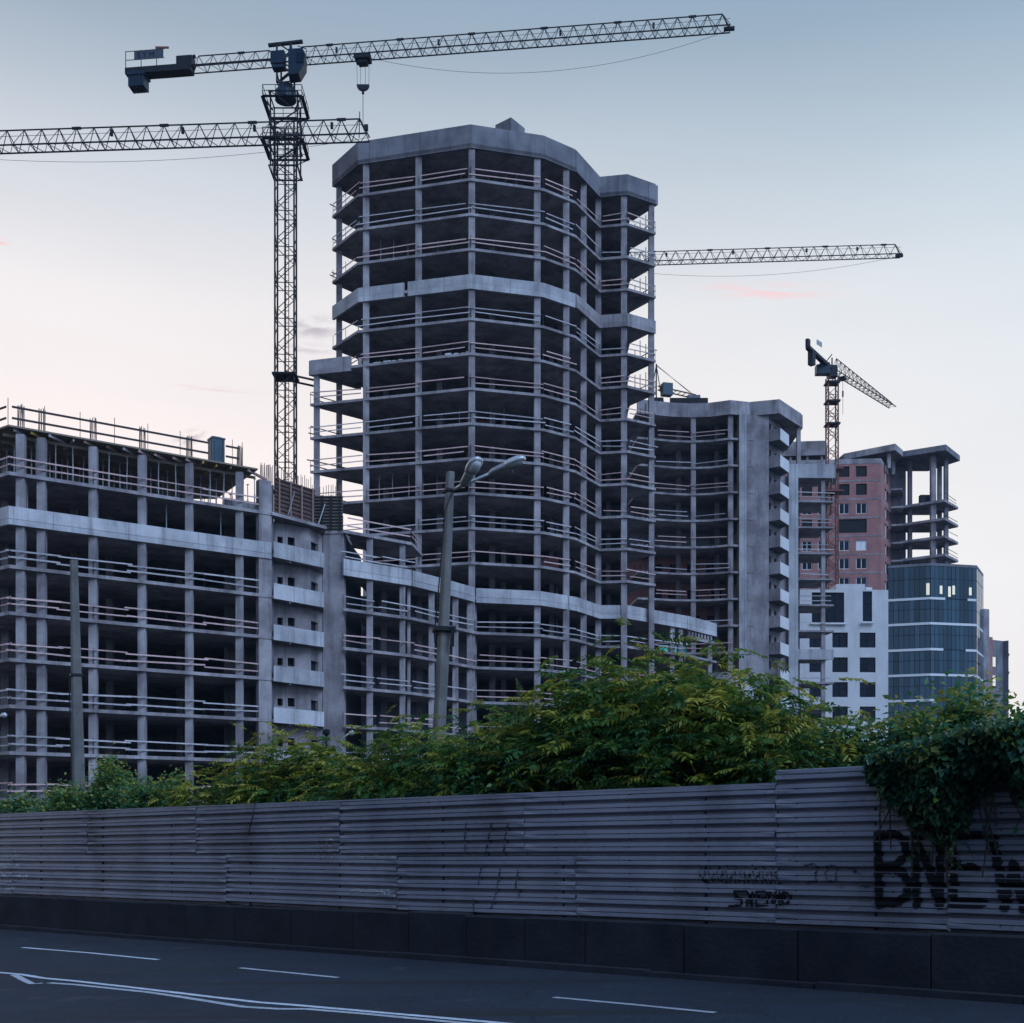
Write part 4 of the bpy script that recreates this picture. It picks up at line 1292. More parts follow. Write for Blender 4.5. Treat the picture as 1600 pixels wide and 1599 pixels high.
# ---- white office with glass corner ----
of = thing('office_building', (55, 182, 0.0), 'white rendered office building with a dark glass corner', 'building')
OA, OB = (40.5, 175.4), (54.4, 175.8)
holes = []
WIN = []
for (u0, u1, v0, v1) in ((1268.5, 1319, 926, 973), (1348, 1362.6, 924, 971)):
    WIN.append((u0, u1, v0, v1))
for v0, v1 in ((988.5, 1012), (1027.3, 1050.6), (1066, 1089.4), (1104, 1127)):
    for u0, u1 in ((1264.6, 1285), (1300.6, 1324.7), (1343.3, 1368)):
        WIN.append((u0, u1, v0, v1))
Lof = (Vector(OB) - Vector(OA)).length
for u0, u1, v0, v1 in WIN:
    holes.append((round(upx(u0, OA, OB), 3), round(upx(u1, OA, OB), 3), round(CZ + (VH - v1) / F * 175.6, 3), round(CZ + (VH - v0) / F * 175.6, 3)))
wall_with_holes(of, OA, OB, ZB, 36.2, 0.35, holes, 'white_plaster', 'wall')
for h in holes:
    x0, x1 = OA[0] + h[0], OA[0] + h[1]
    y = 175.85
    wide = h[1] - h[0] > 3
    fr = MB()
    nb = 5 if wide else (2 if h[3] - h[2] > 3 else 3)
    for i in range(nb):
        x = x0 + 0.04 + (x1 - x0 - 0.08) * i / (nb - 1)
        fr.box((x, y - 0.05, (h[2] + h[3]) / 2), (0.07, 0.08, h[3] - h[2]))
    for zz in (h[2] + 0.04, (h[2] * 0.4 + h[3] * 0.6), h[3] - 0.04):
        fr.box(((x0 + x1) / 2, y - 0.06, zz), (x1 - x0, 0.06, 0.07))
    w = fr.build('window', 'steel_dark', of)
    for i in range(nb - 1):
        xa, xb = x0 + (x1 - x0) * i / (nb - 1), x0 + (x1 - x0) * (i + 1) / (nb - 1)
        MB().box(((xa + xb) / 2, y + 0.03, (h[2] + h[3]) / 2), (xb - xa - 0.02, 0.02, h[3] - h[2]), R(rr.uniform(-0.6, 0.6))).build('pane', 'glass_window', w)
    if h[3] - h[2] > 3:
        MB().box(((x0 + x1) / 2, 175.35, h[2] - 0.2), (x1 - x0 + 0.5, 0.3, 0.22)).build('sill', 'white_trim', of)
MB().prism([(40.8, 176.3), (54.0, 176.5), (54.0, 195), (40.8, 195)], ZB, 36.0).build('inner_core', 'dark_void', of)
MB().prism([(47.2, 177), (51.4, 177), (51.4, 182), (47.2, 182)], 36.0, 37.3).build('roof_house', 'white_plaster', of)
MB().box((51.8, 176.6, 36.35), (0.9, 0.4, 0.7)).build('roof_hatch', 'white_trim', of)
G0, G1, G2, G3 = (54.45, 176.0), (59.95, 174.2), (67.15, 175.8), (70.4, 181.7)
ZT = 39.75
zrow = [39.6, 34.7, 31.1, 27.4, 23.75, 20.1, 16.4, 12.8]
core = MB().prism([(54.6, 176.9), (59.95, 175.1), (66.6, 176.6), (69.6, 182.0), (72.0, 192), (60.6, 192)], ZB, ZT - 0.4)
core.build('inner_core', 'dark_void', of)
MB().prism([(54.4, 175.95), (59.95, 174.12), (67.2, 175.75), (70.45, 181.7), (72.4, 192), (60.4, 192)], ZT - 0.38, ZT).build('roof_cap', 'concrete_dark', of)
def curtain(A, B, n, tilt_amt, glow_cells):
    A, B = Vector(A), Vector(B)
    d = B - A; L = d.length; d = d / L
    rz = math.atan2(d.y, d.x)
    for r in range(len(zrow) - 1):
        z1, z0 = zrow[r] - 0.15, zrow[r + 1] + 0.15
        for i in range(n):
            c = A + d * (L * (i + 0.5) / n)
            has_glow = (r, i) in glow_cells
            o = ubox('pane', of, (c.x, c.y + (0.02 if has_glow else 0), (z0 + z1) / 2), (L / n - 0.06, 0.03, z1 - z0 + 0.2), rz + R(rr.gauss(0, tilt_amt)), R(0), 'glass_dark')
            if has_glow:
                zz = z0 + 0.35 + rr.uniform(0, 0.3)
                MB().box((c.x, c.y - 0.03, zz + 0.55), (L / n * 0.62, 0.02, 1.1 + rr.uniform(0, 0.6)), rz).build('sky_glow_patch', 'sky_glow_pane', of)  # glowing patch stands in for sky seen through the glass
    b = MB()
    for i in range(n + 1):
        c = A + d * (L * i / n)
        b.bar((c.x, c.y - 0.02, 10), (c.x, c.y - 0.02, ZT - 0.4), 0.04)
    b.build('mullions', 'steel_dark', of)
    for r in range(len(zrow) - 1):
        zz = zrow[r] - (zrow[r] - zrow[r + 1]) * 0.42
        q0, q1 = A, B
        MB().bar((q0.x, q0.y - 0.03, zz), (q1.x, q1.y - 0.03, zz), 0.05).build('transom', 'steel_dark', of)
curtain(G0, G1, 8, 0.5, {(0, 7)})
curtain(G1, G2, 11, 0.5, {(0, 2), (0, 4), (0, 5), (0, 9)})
curtain(G2, G3, 4, 0.3, set())
for r, full in ((1, [(1389, 1477), (1512, 1529)]), (2, None), (3, [(1391, 1474), (1509, 1530)]), (4, None), (5, [(1391, 1471)]), (6, None)):
    z = zrow[r]
    def bandp(pts):
        MB().strip(prox(pts, 0.12), z - 0.17, z + 0.17, 0.2).build('white_band', 'white_trim', of)
    if full is None:
        bandp([G0, G1, G2, G3])
    else:
        for u0, u1 in full:
            if u0 < 1400:
                bandp([G0, G1, on_line(u1, G1, G2)])
            else:
                bandp([on_line(u0, G1, G2), G2] + ([G3] if r == 3 else []))
MB().prism([(70.45, 181.9), (71.6, 182.4), (71.6, 190), (70.45, 190)], ZB, 34.6).build('end_wall', 'concrete', of)
MB().prism([(71.65, 182.6), (72.3, 182.9), (72.3, 190), (71.65, 190)], ZB, 30.5).build('end_wall', 'brick_red', of)
# ---- small far block ----
fb = thing('far_block', (91, 236, 0.0), 'small dark glazed block far right with pale end windows', 'building')
MB().prism([(89.6, 228), (92.9, 230), (93.6, 229.2), (96, 236), (90, 240)], ZB, 37.2).build('wall', 'concrete_dark', fb)
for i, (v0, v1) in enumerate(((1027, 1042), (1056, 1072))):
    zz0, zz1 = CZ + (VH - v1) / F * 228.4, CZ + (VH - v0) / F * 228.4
    MB().box((90.45, 228.3, (zz0 + zz1) / 2), (0.9, 0.1, zz1 - zz0), R(31)).build('sky_glow_window', 'sky_glow_pane', fb)  # emission stands in for sky reflected in these panes
for j in range(5):
    zz = 34.5 - 3.4 * j
    MB().strip([(93.63, 229.1), (95.9, 235.6)], zz, zz + 0.25, 0.1).build('ledge', 'concrete', fb)

# ------------------------------------------------------------------ tower cranes
def lattice_mast(b, x, y, z0, z1, w, leg, brace, rz=0.0, sec=None):
    sec = sec or w * 0.95
    n = max(1, int(round((z1 - z0) / sec))); dz = (z1 - z0) / n
    ca, sa = math.cos(rz), math.sin(rz)
    cs = [(x + (dx * ca - dy * sa) * w / 2, y + (dx * sa + dy * ca) * w / 2) for dx, dy in ((-1, -1), (1, -1), (1, 1), (-1, 1))]
    for c in cs:
        b.bar((*c, z0), (*c, z1), leg)
    for i in range(n):
        a, c = z0 + i * dz, z0 + (i + 1) * dz
        for j in range(4):
            p, q = cs[j], cs[(j + 1) % 4]
            if i % 2: p, q = q, p
            b.bar((*p, a), (*q, c), brace)
            if i % 2 == 0:
                b.bar((*p, a), (*q, a), brace)
    return cs
def lattice_jib(b, A, B, h, w, panel, chord, brace, h_end=None, knots=5):
    A, B = Vector(A), Vector(B)
    d = (B - A); L = d.length; d.normalize()
    sd = Vector((-d.y, d.x, 0)).normalized() * (w / 2)
    n = int(round(L / panel))
    he = h if h_end is None else h_end
    top = lambda t: A.lerp(B, t) + Vector((0, 0, h + (he - h) * t))
    for sg in (-1, 1):
        b.bar(A + sd * sg, B + sd * sg, chord, chord * 1.2)
    b.bar(top(0.5 / n), top(1 - 0.5 / n), chord)
    for i in range(n):
        t0, t1, tm = i / n, (i + 1) / n, (i + 0.5) / n
        for sg in (-1, 1):
            b.bar(A.lerp(B, t0) + sd * sg, top(tm), brace)
            b.bar(top(tm), A.lerp(B, t1) + sd * sg, brace)
        b.bar(A.lerp(B, t0) - sd, A.lerp(B, t0) + sd, brace)
        b.bar(A.lerp(B, t0) - sd, A.lerp(B, tm) + sd, brace * 0.8)
        b.bar(A.lerp(B, tm) + sd, A.lerp(B, t1) - sd, brace * 0.8)
        if knots and i % knots == 2:
            q = top(tm)
            b.bar(q - d * 0.35, q + d * 0.35, chord * 2.0)
    return n
def sag(b, A, B, drop, r=0.025, n=16):
    A, B = Vector(A), Vector(B)
    b.tube([A.lerp(B, i / n) - Vector((0, 0, drop * 4 * (i / n) * (1 - i / n))) for i in range(n + 1)], r, 4)

# main crane beside the tower
cx, cy = -22.2, 119.3
zj = 76.8
c1 = thing('tower_crane', (cx, cy, -0.9), 'tall dark tower crane left of the tower, its jib highest in the sky', 'crane', 'tower cranes')
b = MB(); cs = lattice_mast(b, cx, cy, -1.2, 70.6, 1.85, 0.15, 0.065, R(3)); 
b.bar((cx, cy - 0.3, 0), (cx, cy - 0.3, 70), 0.16); b.bar((cx + 0.35, cy - 0.3, 0), (cx + 0.35, cy - 0.3, 70), 0.07)
for i in range(118):
    b.bar((cx, cy - 0.3, 1 + i * 0.59), (cx + 0.35, cy - 0.3, 1 + i * 0.59), 0.05)
b.build('mast', 'steel_dark', c1)
b = MB(); lattice_mast(b, cx, cy, 66.0, 73.2, 2.6, 0.13, 0.07, R(3), 1.9)
for z in (66.0, 68.4, 70.6, 73.2):
    for j in range(4):
        a, c = [(cx + sx * 1.4, cy + sy * 1.4) for sx, sy in ((-1, -1), (1, -1), (1, 1), (-1, 1))][j], [(cx + sx * 1.4, cy + sy * 1.4) for sx, sy in ((1, -1), (1, 1), (-1, 1), (-1, -1))][j]
        b.bar((*a, z), (*c, z), 0.10)
b.build('climbing_cage', 'steel_dark', c1)
def gallery(parent, z, half, name='gallery', hh=1.1):
    b = MB()
    o = half
    for (ax, ay, bx, by) in ((-o, -o, o, -o), (o, -o, o, o), (o, o, -o, o), (-o, o, -o, -o)):
        b.bar((cx + ax, cy + ay, z), (cx + bx, cy + by, z), 0.35, 0.05)
        for h in (0.55, hh):
            b.bar((cx + ax, cy + ay, z + h), (cx + bx, cy + by, z + h), 0.05)
        for t in (0, 0.33, 0.66):
            p = (cx + ax + (bx - ax) * t, cy + ay + (by - ay) * t)
            b.bar((*p, z), (*p, z + hh), 0.05)
        b.bar((cx + ax * 0.55, cy + ay * 0.55, z - 0.9), (cx + ax, cy + ay, z), 0.09)
    return b.build(name, 'steel_dark', parent)
gallery(c1, 72.4, 1.9); gallery(c1, 68.3, 1.9)
b = MB(); b.tube([(cx, cy, 73.1), (cx, cy, 73.9)], 1.05, 14); b.tube([(cx, cy, 73.8), (cx, cy, 74.5)], 0.75, 14)
b.build('slewing_ring', 'steel_blue', c1)
b = MB(); lattice_mast(b, cx, cy, 74.5, 78.4, 1.35, 0.16, 0.1, R(-7), 1.0); b.bar((cx - 1.7, cy, 78.5), (cx + 1.7, cy - 0.2, 78.75), 0.35, 0.22)
b.build('tower_head', 'steel_dark', c1)
MB().box((cx - 0.55, cy - 0.9, 76.6), (1.35, 0.8, 1.2), R(-7)).box((cx - 0.5, cy - 0.85, 75.75), (1.2, 0.8, 0.3), R(-7)).build('machine_box', 'steel_blue', c1)
cab = MB()
cab.add([(cx + 0.55, cy - 1.7, 74.6), (cx + 1.6, cy - 1.9, 74.6), (cx + 2.15, cy - 1.9, 75.5), (cx + 2.2, cy - 1.9, 76.5), (cx + 1.9, cy - 1.8, 77.1), (cx + 0.55, cy - 1.7, 77.1),
         (cx + 0.55, cy - 0.3, 74.6), (cx + 1.6, cy - 0.5, 74.6), (cx + 2.15, cy - 0.5, 75.5), (cx + 2.2, cy - 0.5, 76.5), (cx + 1.9, cy - 0.4, 77.1), (cx + 0.55, cy - 0.3, 77.1)],
        [(0, 1, 2, 3, 4, 5), (11, 10, 9, 8, 7, 6)] + [(i, 6 + i, 6 + (i + 1) % 6, (i + 1) % 6) for i in range(6)])
cab_o = cab.build('cab', 'steel_blue', c1)
MB().box((cx + 1.72, cy - 1.93, 76.1), (0.7, 0.05, 0.9), R(-8)).build('cab_window', 'glass_window', cab_o)
MB().bar((cx + 2.3, cy - 1.95, 75.2), (cx + 2.35, cy - 1.95, 76.9), 0.06).bar((cx + 1.5, cy - 1.95, 77.2), (cx + 2.35, cy - 1.95, 76.9), 0.06).build('cab_guard', 'steel_dark', cab_o)
jd = Vector((42.9, -5.1, 0)).normalized()
jA = Vector((cx, cy, zj)) + jd * 0.9
jB = Vector((cx, cy, zj)) + jd * 43.0
b = MB(); lattice_jib(b, jA, jB, 1.42, 1.15, 1.4, 0.082, 0.046); b.bar(jB + Vector((0, 0, 0)), jB - jd * 0.75 + Vector((0, 0, 1.42)), 0.1)
b.bar(jB + jd * 0.4, jB - jd * 0.6, 0.35, 0.25)
for t in (0.1, 0.34, 0.62, 0.83):
    q = jA.lerp(jB, t); b.box((q.x, q.y, q.z + 0.85), (0.2, 0.2, 0.5))
sag(b, jA + Vector((0, 0, 0.95)), jB + Vector((0, 0, 0.95)), 0.0, 0.02)
b.build('jib', 'steel_dark', c1)
kA = Vector((cx, cy, zj)) - jd * 0.9; kM = Vector((cx, cy, zj)) - jd * 9.6; kB = Vector((cx, cy, zj)) - jd * 16.2
b = MB(); lattice_jib(b, kA, kM, 1.32, 1.15, 1.4, 0.082, 0.046)
b.bar(kA + Vector((0, 0, 0.5)), kM + Vector((0, 0, 0.5)), 0.08)
b.build('counter_jib', 'steel_dark', c1)
b = MB(); m_ = (kM + kB) / 2
b.box((m_.x, m_.y, zj + 0.05), (6.7, 1.2, 0.6), math.atan2(jd.y, jd.x))
q = kM + jd * 0.4; b.bar(q + Vector((0, 0, 1.35)), q - jd * 1.6 + Vector((0, 0, 0.8)), 0.25)
q = kM - jd * 0.6; b.box((q.x, q.y, zj + 0.75), (1.6, 1.0, 0.9), math.atan2(jd.y, jd.x))
b.build('machine_deck', 'steel_dark', c1)
b = MB()
for i in range(5):
    q = kB + jd * (0.45 + i * 0.33)
    b.box((q.x, q.y, zj - 0.85), (0.28, 1.3, 1.35), math.atan2(jd.y, jd.x))
q = kB + jd * 1.1; b.box((q.x, q.y, zj - 0.3), (1.9, 1.5, 0.3), math.atan2(jd.y, jd.x))
b.build('counterweight', 'steel_blue', c1)
b = MB()
for t in (0, 0.5, 1.0):
    q = kB + jd * (t * 3.2) + Vector((0, -0.7, 0)); b.bar(q, q + Vector((0, 0, 1.9)), 0.06)
for h in (1.0, 1.85):
    q = kB + Vector((0, -0.7, h)); b.bar(q, q + jd * 4.0, 0.05)
b.build('handrail', 'steel_dark', c1)
# lettered panel on the counter jib
sp0 = kB + jd * 0.9 + Vector((0, -0.75, 0.0)); sp1 = kB + jd * 3.9 + Vector((0, -0.75, 0.0))
mm = (sp0 + sp1) / 2; rzj = math.atan2(jd.y, jd.x)
sgn = MB().box((mm.x, mm.y, zj + 1.35), (3.0, 0.06, 0.85), rzj).build('sign', 'sign_panel', c1)
def letters(txt, origin, size, rz, mat, parent, name, sp=1.0):
    cu = bpy.data.curves.new(name, 'FONT'); cu.body = txt; cu.size = size; cu.space_character = sp; cu.extrude = 0.01
    to = bpy.data.objects.new(name + '_tmp', cu); COL.objects.link(to)
    bpy.context.view_layer.update()
    me = bpy.data.meshes.new_from_object(to.evaluated_get(bpy.context.evaluated_depsgraph_get()))
    bpy.data.objects.remove(to)
    me.materials.clear(); me.materials.append(MATS[mat])
    o = place(bpy.data.objects.new(name, me), parent, Vector(origin))
    o.rotation_euler = (R(90), 0, rz)
    return o
letters('SYM', sp0 + jd * 0.3 + Vector((0, -0.06, zj * 0 + 1.08)), 0.85, rzj, 'letter', sgn, 'lettering', 1.35)
b = MB(); q = kB + jd * 2.9; b.bar(q + Vector((0, 0, 1.7)), q + Vector((0, 0, 2.65)), 0.06)
b.box((q.x + 0.65, q.y, 2.5 + zj), (1.3, 0.04, 0.22)); b.build('flag', 'steel_red', c1)
# trolley, hook block and ropes
tq = Vector((cx, cy, zj)) + jd * 7.75
b = MB(); b.box((tq.x, tq.y, zj - 0.25), (1.5, 1.2, 0.3), rzj); b.box((tq.x, tq.y, zj - 0.55), (0.9, 0.8, 0.4), rzj)
for dx in (-0.6, -0.2, 0.2, 0.6):
    b.tube([(tq.x + dx, tq.y - 0.45, zj - 0.1), (tq.x + dx, tq.y + 0.45, zj - 0.1)], 0.22, 8)
b.build('trolley', 'steel_dark', c1)
b = MB()
for dx in (-0.75, -0.3, 0.3, 0.75):
    b.tube([(tq.x + dx * 0.8, tq.y, zj - 0.4), (tq.x + dx * 0.75, tq.y, zj - 2.75)], 0.018, 4)
b.tube([(tq.x, tq.y, zj - 3.2), (tq.x, tq.y, zj - 6.4)], 0.03, 5)
b.build('hoist_rope', 'cable', c1)
b = MB(); vs = [(tq.x + 0.62 * math.cos(a), tq.y - 0.15, zj - 2.75 + min(0, 0.55 * math.sin(a))) for a in [math.pi + i * math.pi / 10 for i in range(11)]]
vs2 = [(x, y + 0.3, z) for x, y, z in vs]; n = len(vs)
b.add(vs + vs2, [tuple(range(n)), tuple(reversed(range(n, 2 * n)))] + [(i, n + i, n + (i + 1) % n, (i + 1) % n) for i in range(n)])
b.box((tq.x, tq.y, zj - 3.4), (0.22, 0.22, 0.4)); b.build('hook_block', 'steel_dark', c1)
b = MB(); sag(b, jA + jd * 7, jB + Vector((0, 0, -0.1)), 2.7, 0.018, 24); b.build('slack_rope', 'cable', c1)
for z in (LV(13) + 2.55, LV(10) + 1.0):
    b = MB()
    b.box((cx, cy, z), (2.3, 2.3, 0.18))
    for dy in (-0.9, 0.9):
        b.bar((cx, cy + dy, z), (-19.3, 121.2 + dy, z), 0.16)
    b.build('tie_frame', 'steel_dark', c1)

# second crane: its mast stands out of frame at the left
ty, zc = 93.0, 54.5
c2 = thing('tower_crane', (-52.0, 95.3, -0.9), 'dark crane jib entering from the left, tip above the tower roof corner', 'crane', 'tower cranes')
b = MB(); lattice_mast(b, -52.0, 95.3, -1.2, 55.5, 1.9, 0.2, 0.09); b.build('mast', 'steel_dark', c2)
tip = Vector((-11.0, ty, zc)); root = Vector((-51.0, 95.25, zc))
b = MB(); lattice_jib(b, root, tip, 1.45, 1.15, 1.38, 0.082, 0.048)
d2 = (tip - root).normalized()
b.bar(tip + d2 * 0.1, tip - d2 * 0.65 + Vector((0, 0, 1.45)), 0.1); b.bar(tip - d2 * 0.7, tip - d2 * 0.65 + Vector((0, 0, 2.0)), 0.06)
b.box((tip.x - 0.15, tip.y, tip.z + 0.75), (0.28, 0.28, 0.4), 0)
for t in (0.5, 0.64, 0.78, 0.93):
    q = root.lerp(tip, t); b.box((q.x, q.y, q.z + 1.0), (0.2, 0.2, 0.45))
sag(b, root + Vector((0, 0, 1.0)), tip + Vector((0, 0, 1.0)), 0.0, 0.02)
b.build('jib', 'steel_dark', c2)
b = MB(); lattice_jib(b, root - d2 * 14, root - d2 * 2, 1.4, 1.15, 1.4, 0.082, 0.048); b.box((*(root - d2 * 13)[:2], zc - 1.0), (2.4, 1.8, 1.9)); b.build('counter_jib', 'steel_dark', c2)
b = MB(); sag(b, root + d2 * 4, tip, 1.25, 0.016, 24); b.build('slack_rope', 'cable', c2)
b = MB(); b.box((-52, 95.3, 55.6), (2.2, 2.2, 1.6)); b.build('tower_head', 'steel_blue', c2)

# third crane: mast hidden behind the tower
yy = 150.0
c3 = thing('tower_crane', (6.0, yy, -0.9), 'dark level crane jib reaching right from behind the tower', 'crane', 'tower cranes')
b = MB(); lattice_mast(b, 6.0, yy, -1.2, 72.0, 1.9, 0.2, 0.09); b.build('mast', 'steel_dark', c3)
r3, t3 = Vector((6.9, yy + 1.0, 71.6)), Vector((47.5, yy - 1.6, 71.6))
b = MB(); lattice_jib(b, r3, t3, 1.4, 1.15, 1.42, 0.082, 0.046); b.bar(t3, t3 - Vector((0.8, 0, -1.4)), 0.1); b.bar(t3 + Vector((0.2, 0, 0)), t3 - Vector((0.7, 0, 0)), 0.3)
for t in (0.3, 0.5, 0.72, 0.87):
    q = r3.lerp(t3, t); b.box((q.x, q.y, q.z + 1.0), (0.22, 0.2, 0.4))
sag(b, r3 + Vector((0, 0, 1.05)), t3 + Vector((0, 0, 1.05)), 0.0, 0.02)
b.build('jib', 'steel_dark', c3)
b = MB(); sag(b, r3 + Vector((4, 0, -0.2)), t3, 1.75, 0.018, 24); b.build('slack_rope', 'cable', c3)
b = MB(); lattice_jib(b, r3 - Vector((14, -1, 0)), r3 - Vector((2, -0.1, 0)), 1.3, 1.15, 1.4, 0.082, 0.046); b.box((r3.x - 13, yy + 1.8, 70.5), (2.2, 1.6, 1.8)); b.build('counter_jib', 'steel_dark', c3)
b = MB(); b.box((6.0, yy, 72.4), (2.2, 2.2, 1.2)); b.build('tower_head', 'steel_blue', c3)

# fourth crane: red mast in front of the brick building
mx, my = (1300 - 800) / F * 205, 205.0
c4 = thing('tower_crane', (mx, my, -0.9), 'distant crane with red mast, jib pointing away beside the brick building', 'crane', 'tower cranes')
z4 = CZ + (VH - 590) / F * my
b = MB(); lattice_mast(b, mx, my, -1.2, z4, 1.65, 0.2, 0.09); b.build('mast', 'steel_red', c4)
b = MB(); 
for z in (z4 - 1.0, z4 - 4.2, z4 - 8.0):
    b.box((mx, my, z), (2.3, 2.3, 0.25))
b.build('collar', 'steel_dark', c4)
MB().box((mx, my, z4 + 0.9), (1.5, 1.5, 1.9)).build('tower_head', 'steel_dark', c4)
MB().box((mx - 1.9, my - 1.2, z4 + 0.75), (2.3, 1.4, 1.5)).box((mx - 1.6, my - 1.2, z4 + 1.7), (1.6, 1.0, 0.5)).build('cab', 'steel_blue', c4)
d4 = Vector((0.66, 0.75, 0)).normalized()
ja, jb = Vector((mx, my, z4 + 1.2)) + d4 * 0.8, Vector((mx, my, z4 + 1.2)) + d4 * 24
b = MB(); lattice_jib(b, ja, jb, 2.5, 1.3, 1.5, 0.11, 0.06, 0.7, 0); b.build('jib', 'steel_dark', c4)
ka, kb = Vector((mx, my, z4 + 1.3)), Vector((mx, my, z4 + 1.3)) - d4 * 8.5 + Vector((0, 0, 1.2))
b = MB(); b.bar(ka, kb, 0.8, 0.5); b.bar(ka + Vector((0, 0, 2.0)), ka + Vector((0, 0, 0)), 0.2); b.bar(ka + Vector((0, 0, 2.6)), kb * 0.3 + ka * 0.7, 0.12)
b.build('counter_jib', 'steel_dark', c4)
q = kb + d4 * 1.3
MB().box((q.x, q.y, q.z - 1.4), (1.0, 0.9, 2.2), R(48)).box((kb.x, kb.y, kb.z + 0.6), (0.8, 0.5, 1.5), R(48)).build('counterweight', 'steel_dark', c4)
q = kb + d4 * 3.0
MB().box((q.x + 0.3, q.y - 0.6, q.z + 1.35), (1.8, 0.06, 0.8), math.atan2(d4.y, d4.x)).build('sign', 'steel_grey', c4)
q = ja + d4 * 3.2
MB().box((q.x, q.y, q.z - 0.3), (1.0, 1.0, 0.5), R(48)).build('trolley', 'steel_dark', c4)
b = MB(); b.tube([(q.x, q.y, q.z - 0.4), (q.x, q.y, q.z - 6.4)], 0.035, 4); b.box((q.x, q.y, q.z - 2.9), (0.22, 0.22, 1.0)); b.build('hoist_rope', 'cable', c4)
for z in (CZ + (VH - 770) / F * my, CZ + (VH - 735) / F * my):
    b = MB(); b.box((mx, my, z), (3.2, 2.8, 0.25)); b.bar((mx, my, z), (mx + 3.5, my + 14.5, z), 0.25)
    b.build('tie_frame', 'steel_red', c4)

# ------------------------------------------------------------------ poles and street lamps
def gz(x, y):
    return zroad(x, y) - 0.05
def pole(name, u0, v0, u1, v1, Y, w0, w1, label, cat):
    """leaning square tapered concrete pole seen from (u0,v0) low to (u1,v1) top"""
    t = P(u1, v1, Y); lo = P(u0, v0, Y)
    d = (lo - t) / (lo.z - t.z)
    g = t + d * (gz(lo.x, lo.y) - 0.3 - t.z)
    th = thing(name, (g.x, g.y, gz(g.x, g.y)), label, cat)
    b = MB(); n = 10; vs = []
    for i in range(n + 1):
        f = i / n; p = g.lerp(t, f); w = w0 + (w1 - w0) * f
        ch = w * 0.14
        for dx, dy in ((-w / 2 + ch, -w / 2), (w / 2 - ch, -w / 2), (w / 2, -w / 2 + ch), (w / 2, w / 2), (-w / 2, w / 2), (-w / 2, -w / 2 + ch)):
            a = R(25); vs.append((p.x + dx * math.cos(a) - dy * math.sin(a), p.y + dx * math.sin(a) + dy * math.cos(a), p.z))
    fs = [(i * 6 + k, i * 6 + (k + 1) % 6, i * 6 + 6 + (k + 1) % 6, i * 6 + 6 + k) for i in range(n) for k in range(6)]
    fs.append(tuple(range(n * 6, n * 6 + 6)))
    b.add(vs, fs); b.build('shaft', 'concrete_pole', th)
    return th, g, t
YL = 34.0
lamp, g, t = pole('street_lamp', 688, 1110, 704, 738, YL, 0.38, 0.19, 'concrete street lamp pole with two lamp heads, leaning in front of the tower', 'street lamp')
ax = lambda v: g.lerp(t, ((CZ + (VH - v) / F * YL) - g.z) / (t.z - g.z))
q = ax(984); b = MB(); b.box((q.x, q.y, q.z), (0.62, 0.5, 0.12), R(10)); b.bar((q.x + 0.26, q.y - 0.2, q.z + 0.05), (q.x + 0.25, q.y - 0.2, q.z - 0.5), 0.10); b.bar((q.x - 0.25, q.y - 0.2, q.z + 0.1), (q.x - 0.22, q.y - 0.2, q.z - 0.4), 0.07)
b.build('clamp', 'steel_dark', lamp)
lo = ax(990)
b = MB(); st_ = lo + Vector((0.02, 0.34, 0)); b.bar((g.x - 0.12, g.y + 0.42, g.z), (st_.x, st_.y, st_.z + 0.1), 0.36, w2=0.3); b.build('stub_post', 'concrete_pole', lamp)
q = ax(767)
b = MB(); b.box((q.x, q.y, q.z), (0.30, 0.30, 0.07), R(25))
b.tube([q + Vector((0.05, -0.16, -0.15)), q + Vector((-0.12, -0.2, -0.6)), q + Vector((-0.2, -0.2, -1.6)), ax(984) + Vector((-0.22, -0.22, 0.1))], 0.02, 5)
b.build('cable_clip', 'cable', lamp)
def cobra(parent, root, tipv, head_len, head_w, head_dir=None):
    """tubular arm with a lamp head at its end"""
    d = (tipv - root).normalized()
    b = MB(); b.tube([root, root.lerp(tipv, 0.5), tipv], 0.045, 8)
    arm = b.build('lamp_arm', 'lamp_alu', parent, smooth=True)
    if head_dir is not None:
        d = Vector(head_dir).normalized()
    side = d.cross(Vector((0, 0, 1))).normalized(); upv = side.cross(d).normalized()
    def shell(stations, mat, nm):
        b = MB(); vs, fs = [], []
        K = 12
        for (s, w, hu, hl) in stations:
            for k in range(K):
                a = 2 * math.pi * k / K
                y, z = math.cos(a) * w / 2, math.sin(a)
                vs.append(tipv + d * (s * head_len) + side * y + upv * (z * (hu if z > 0 else hl)))
        m = len(stations)
        for i in range(m - 1):
            for k in range(K):
                fs.append((i * K + k, i * K + (k + 1) % K, (i + 1) * K + (k + 1) % K, (i + 1) * K + k))
        fs.append(tuple(reversed(range(K)))); fs.append(tuple(range((m - 1) * K, m * K)))
        b.add(vs, fs); return b.build(nm, mat, parent, smooth=True)
    w = head_w
    shell([(-0.10, w * 0.35, 0.06, 0.05), (0.0, w * 0.62, 0.10, 0.08), (0.35, w * 0.7, 0.12, 0.09), (0.45, w * 0.72, 0.12, 0.09)], 'steel_grey', 'lamp_neck')
    shell([(0.44, w * 0.8, 0.13, 0.08), (0.6, w, 0.15, 0.09), (0.85, w, 0.14, 0.08), (1.0, w * 0.7, 0.09, 0.06), (1.06, w * 0.3, 0.05, 0.03)], 'lamp_alu', 'lamp_head')
    shell([(0.5, w * 0.6, 0.0, 0.12), (0.65, w * 0.8, 0.0, 0.17), (0.85, w * 0.75, 0.0, 0.15), (0.97, w * 0.4, 0.0, 0.10)], 'lamp_glass', 'lamp_glass')
cobra(lamp, q + Vector((0.1, -0.1, 0)), P(770, 738, YL - 0.6), 0.95, 0.36)
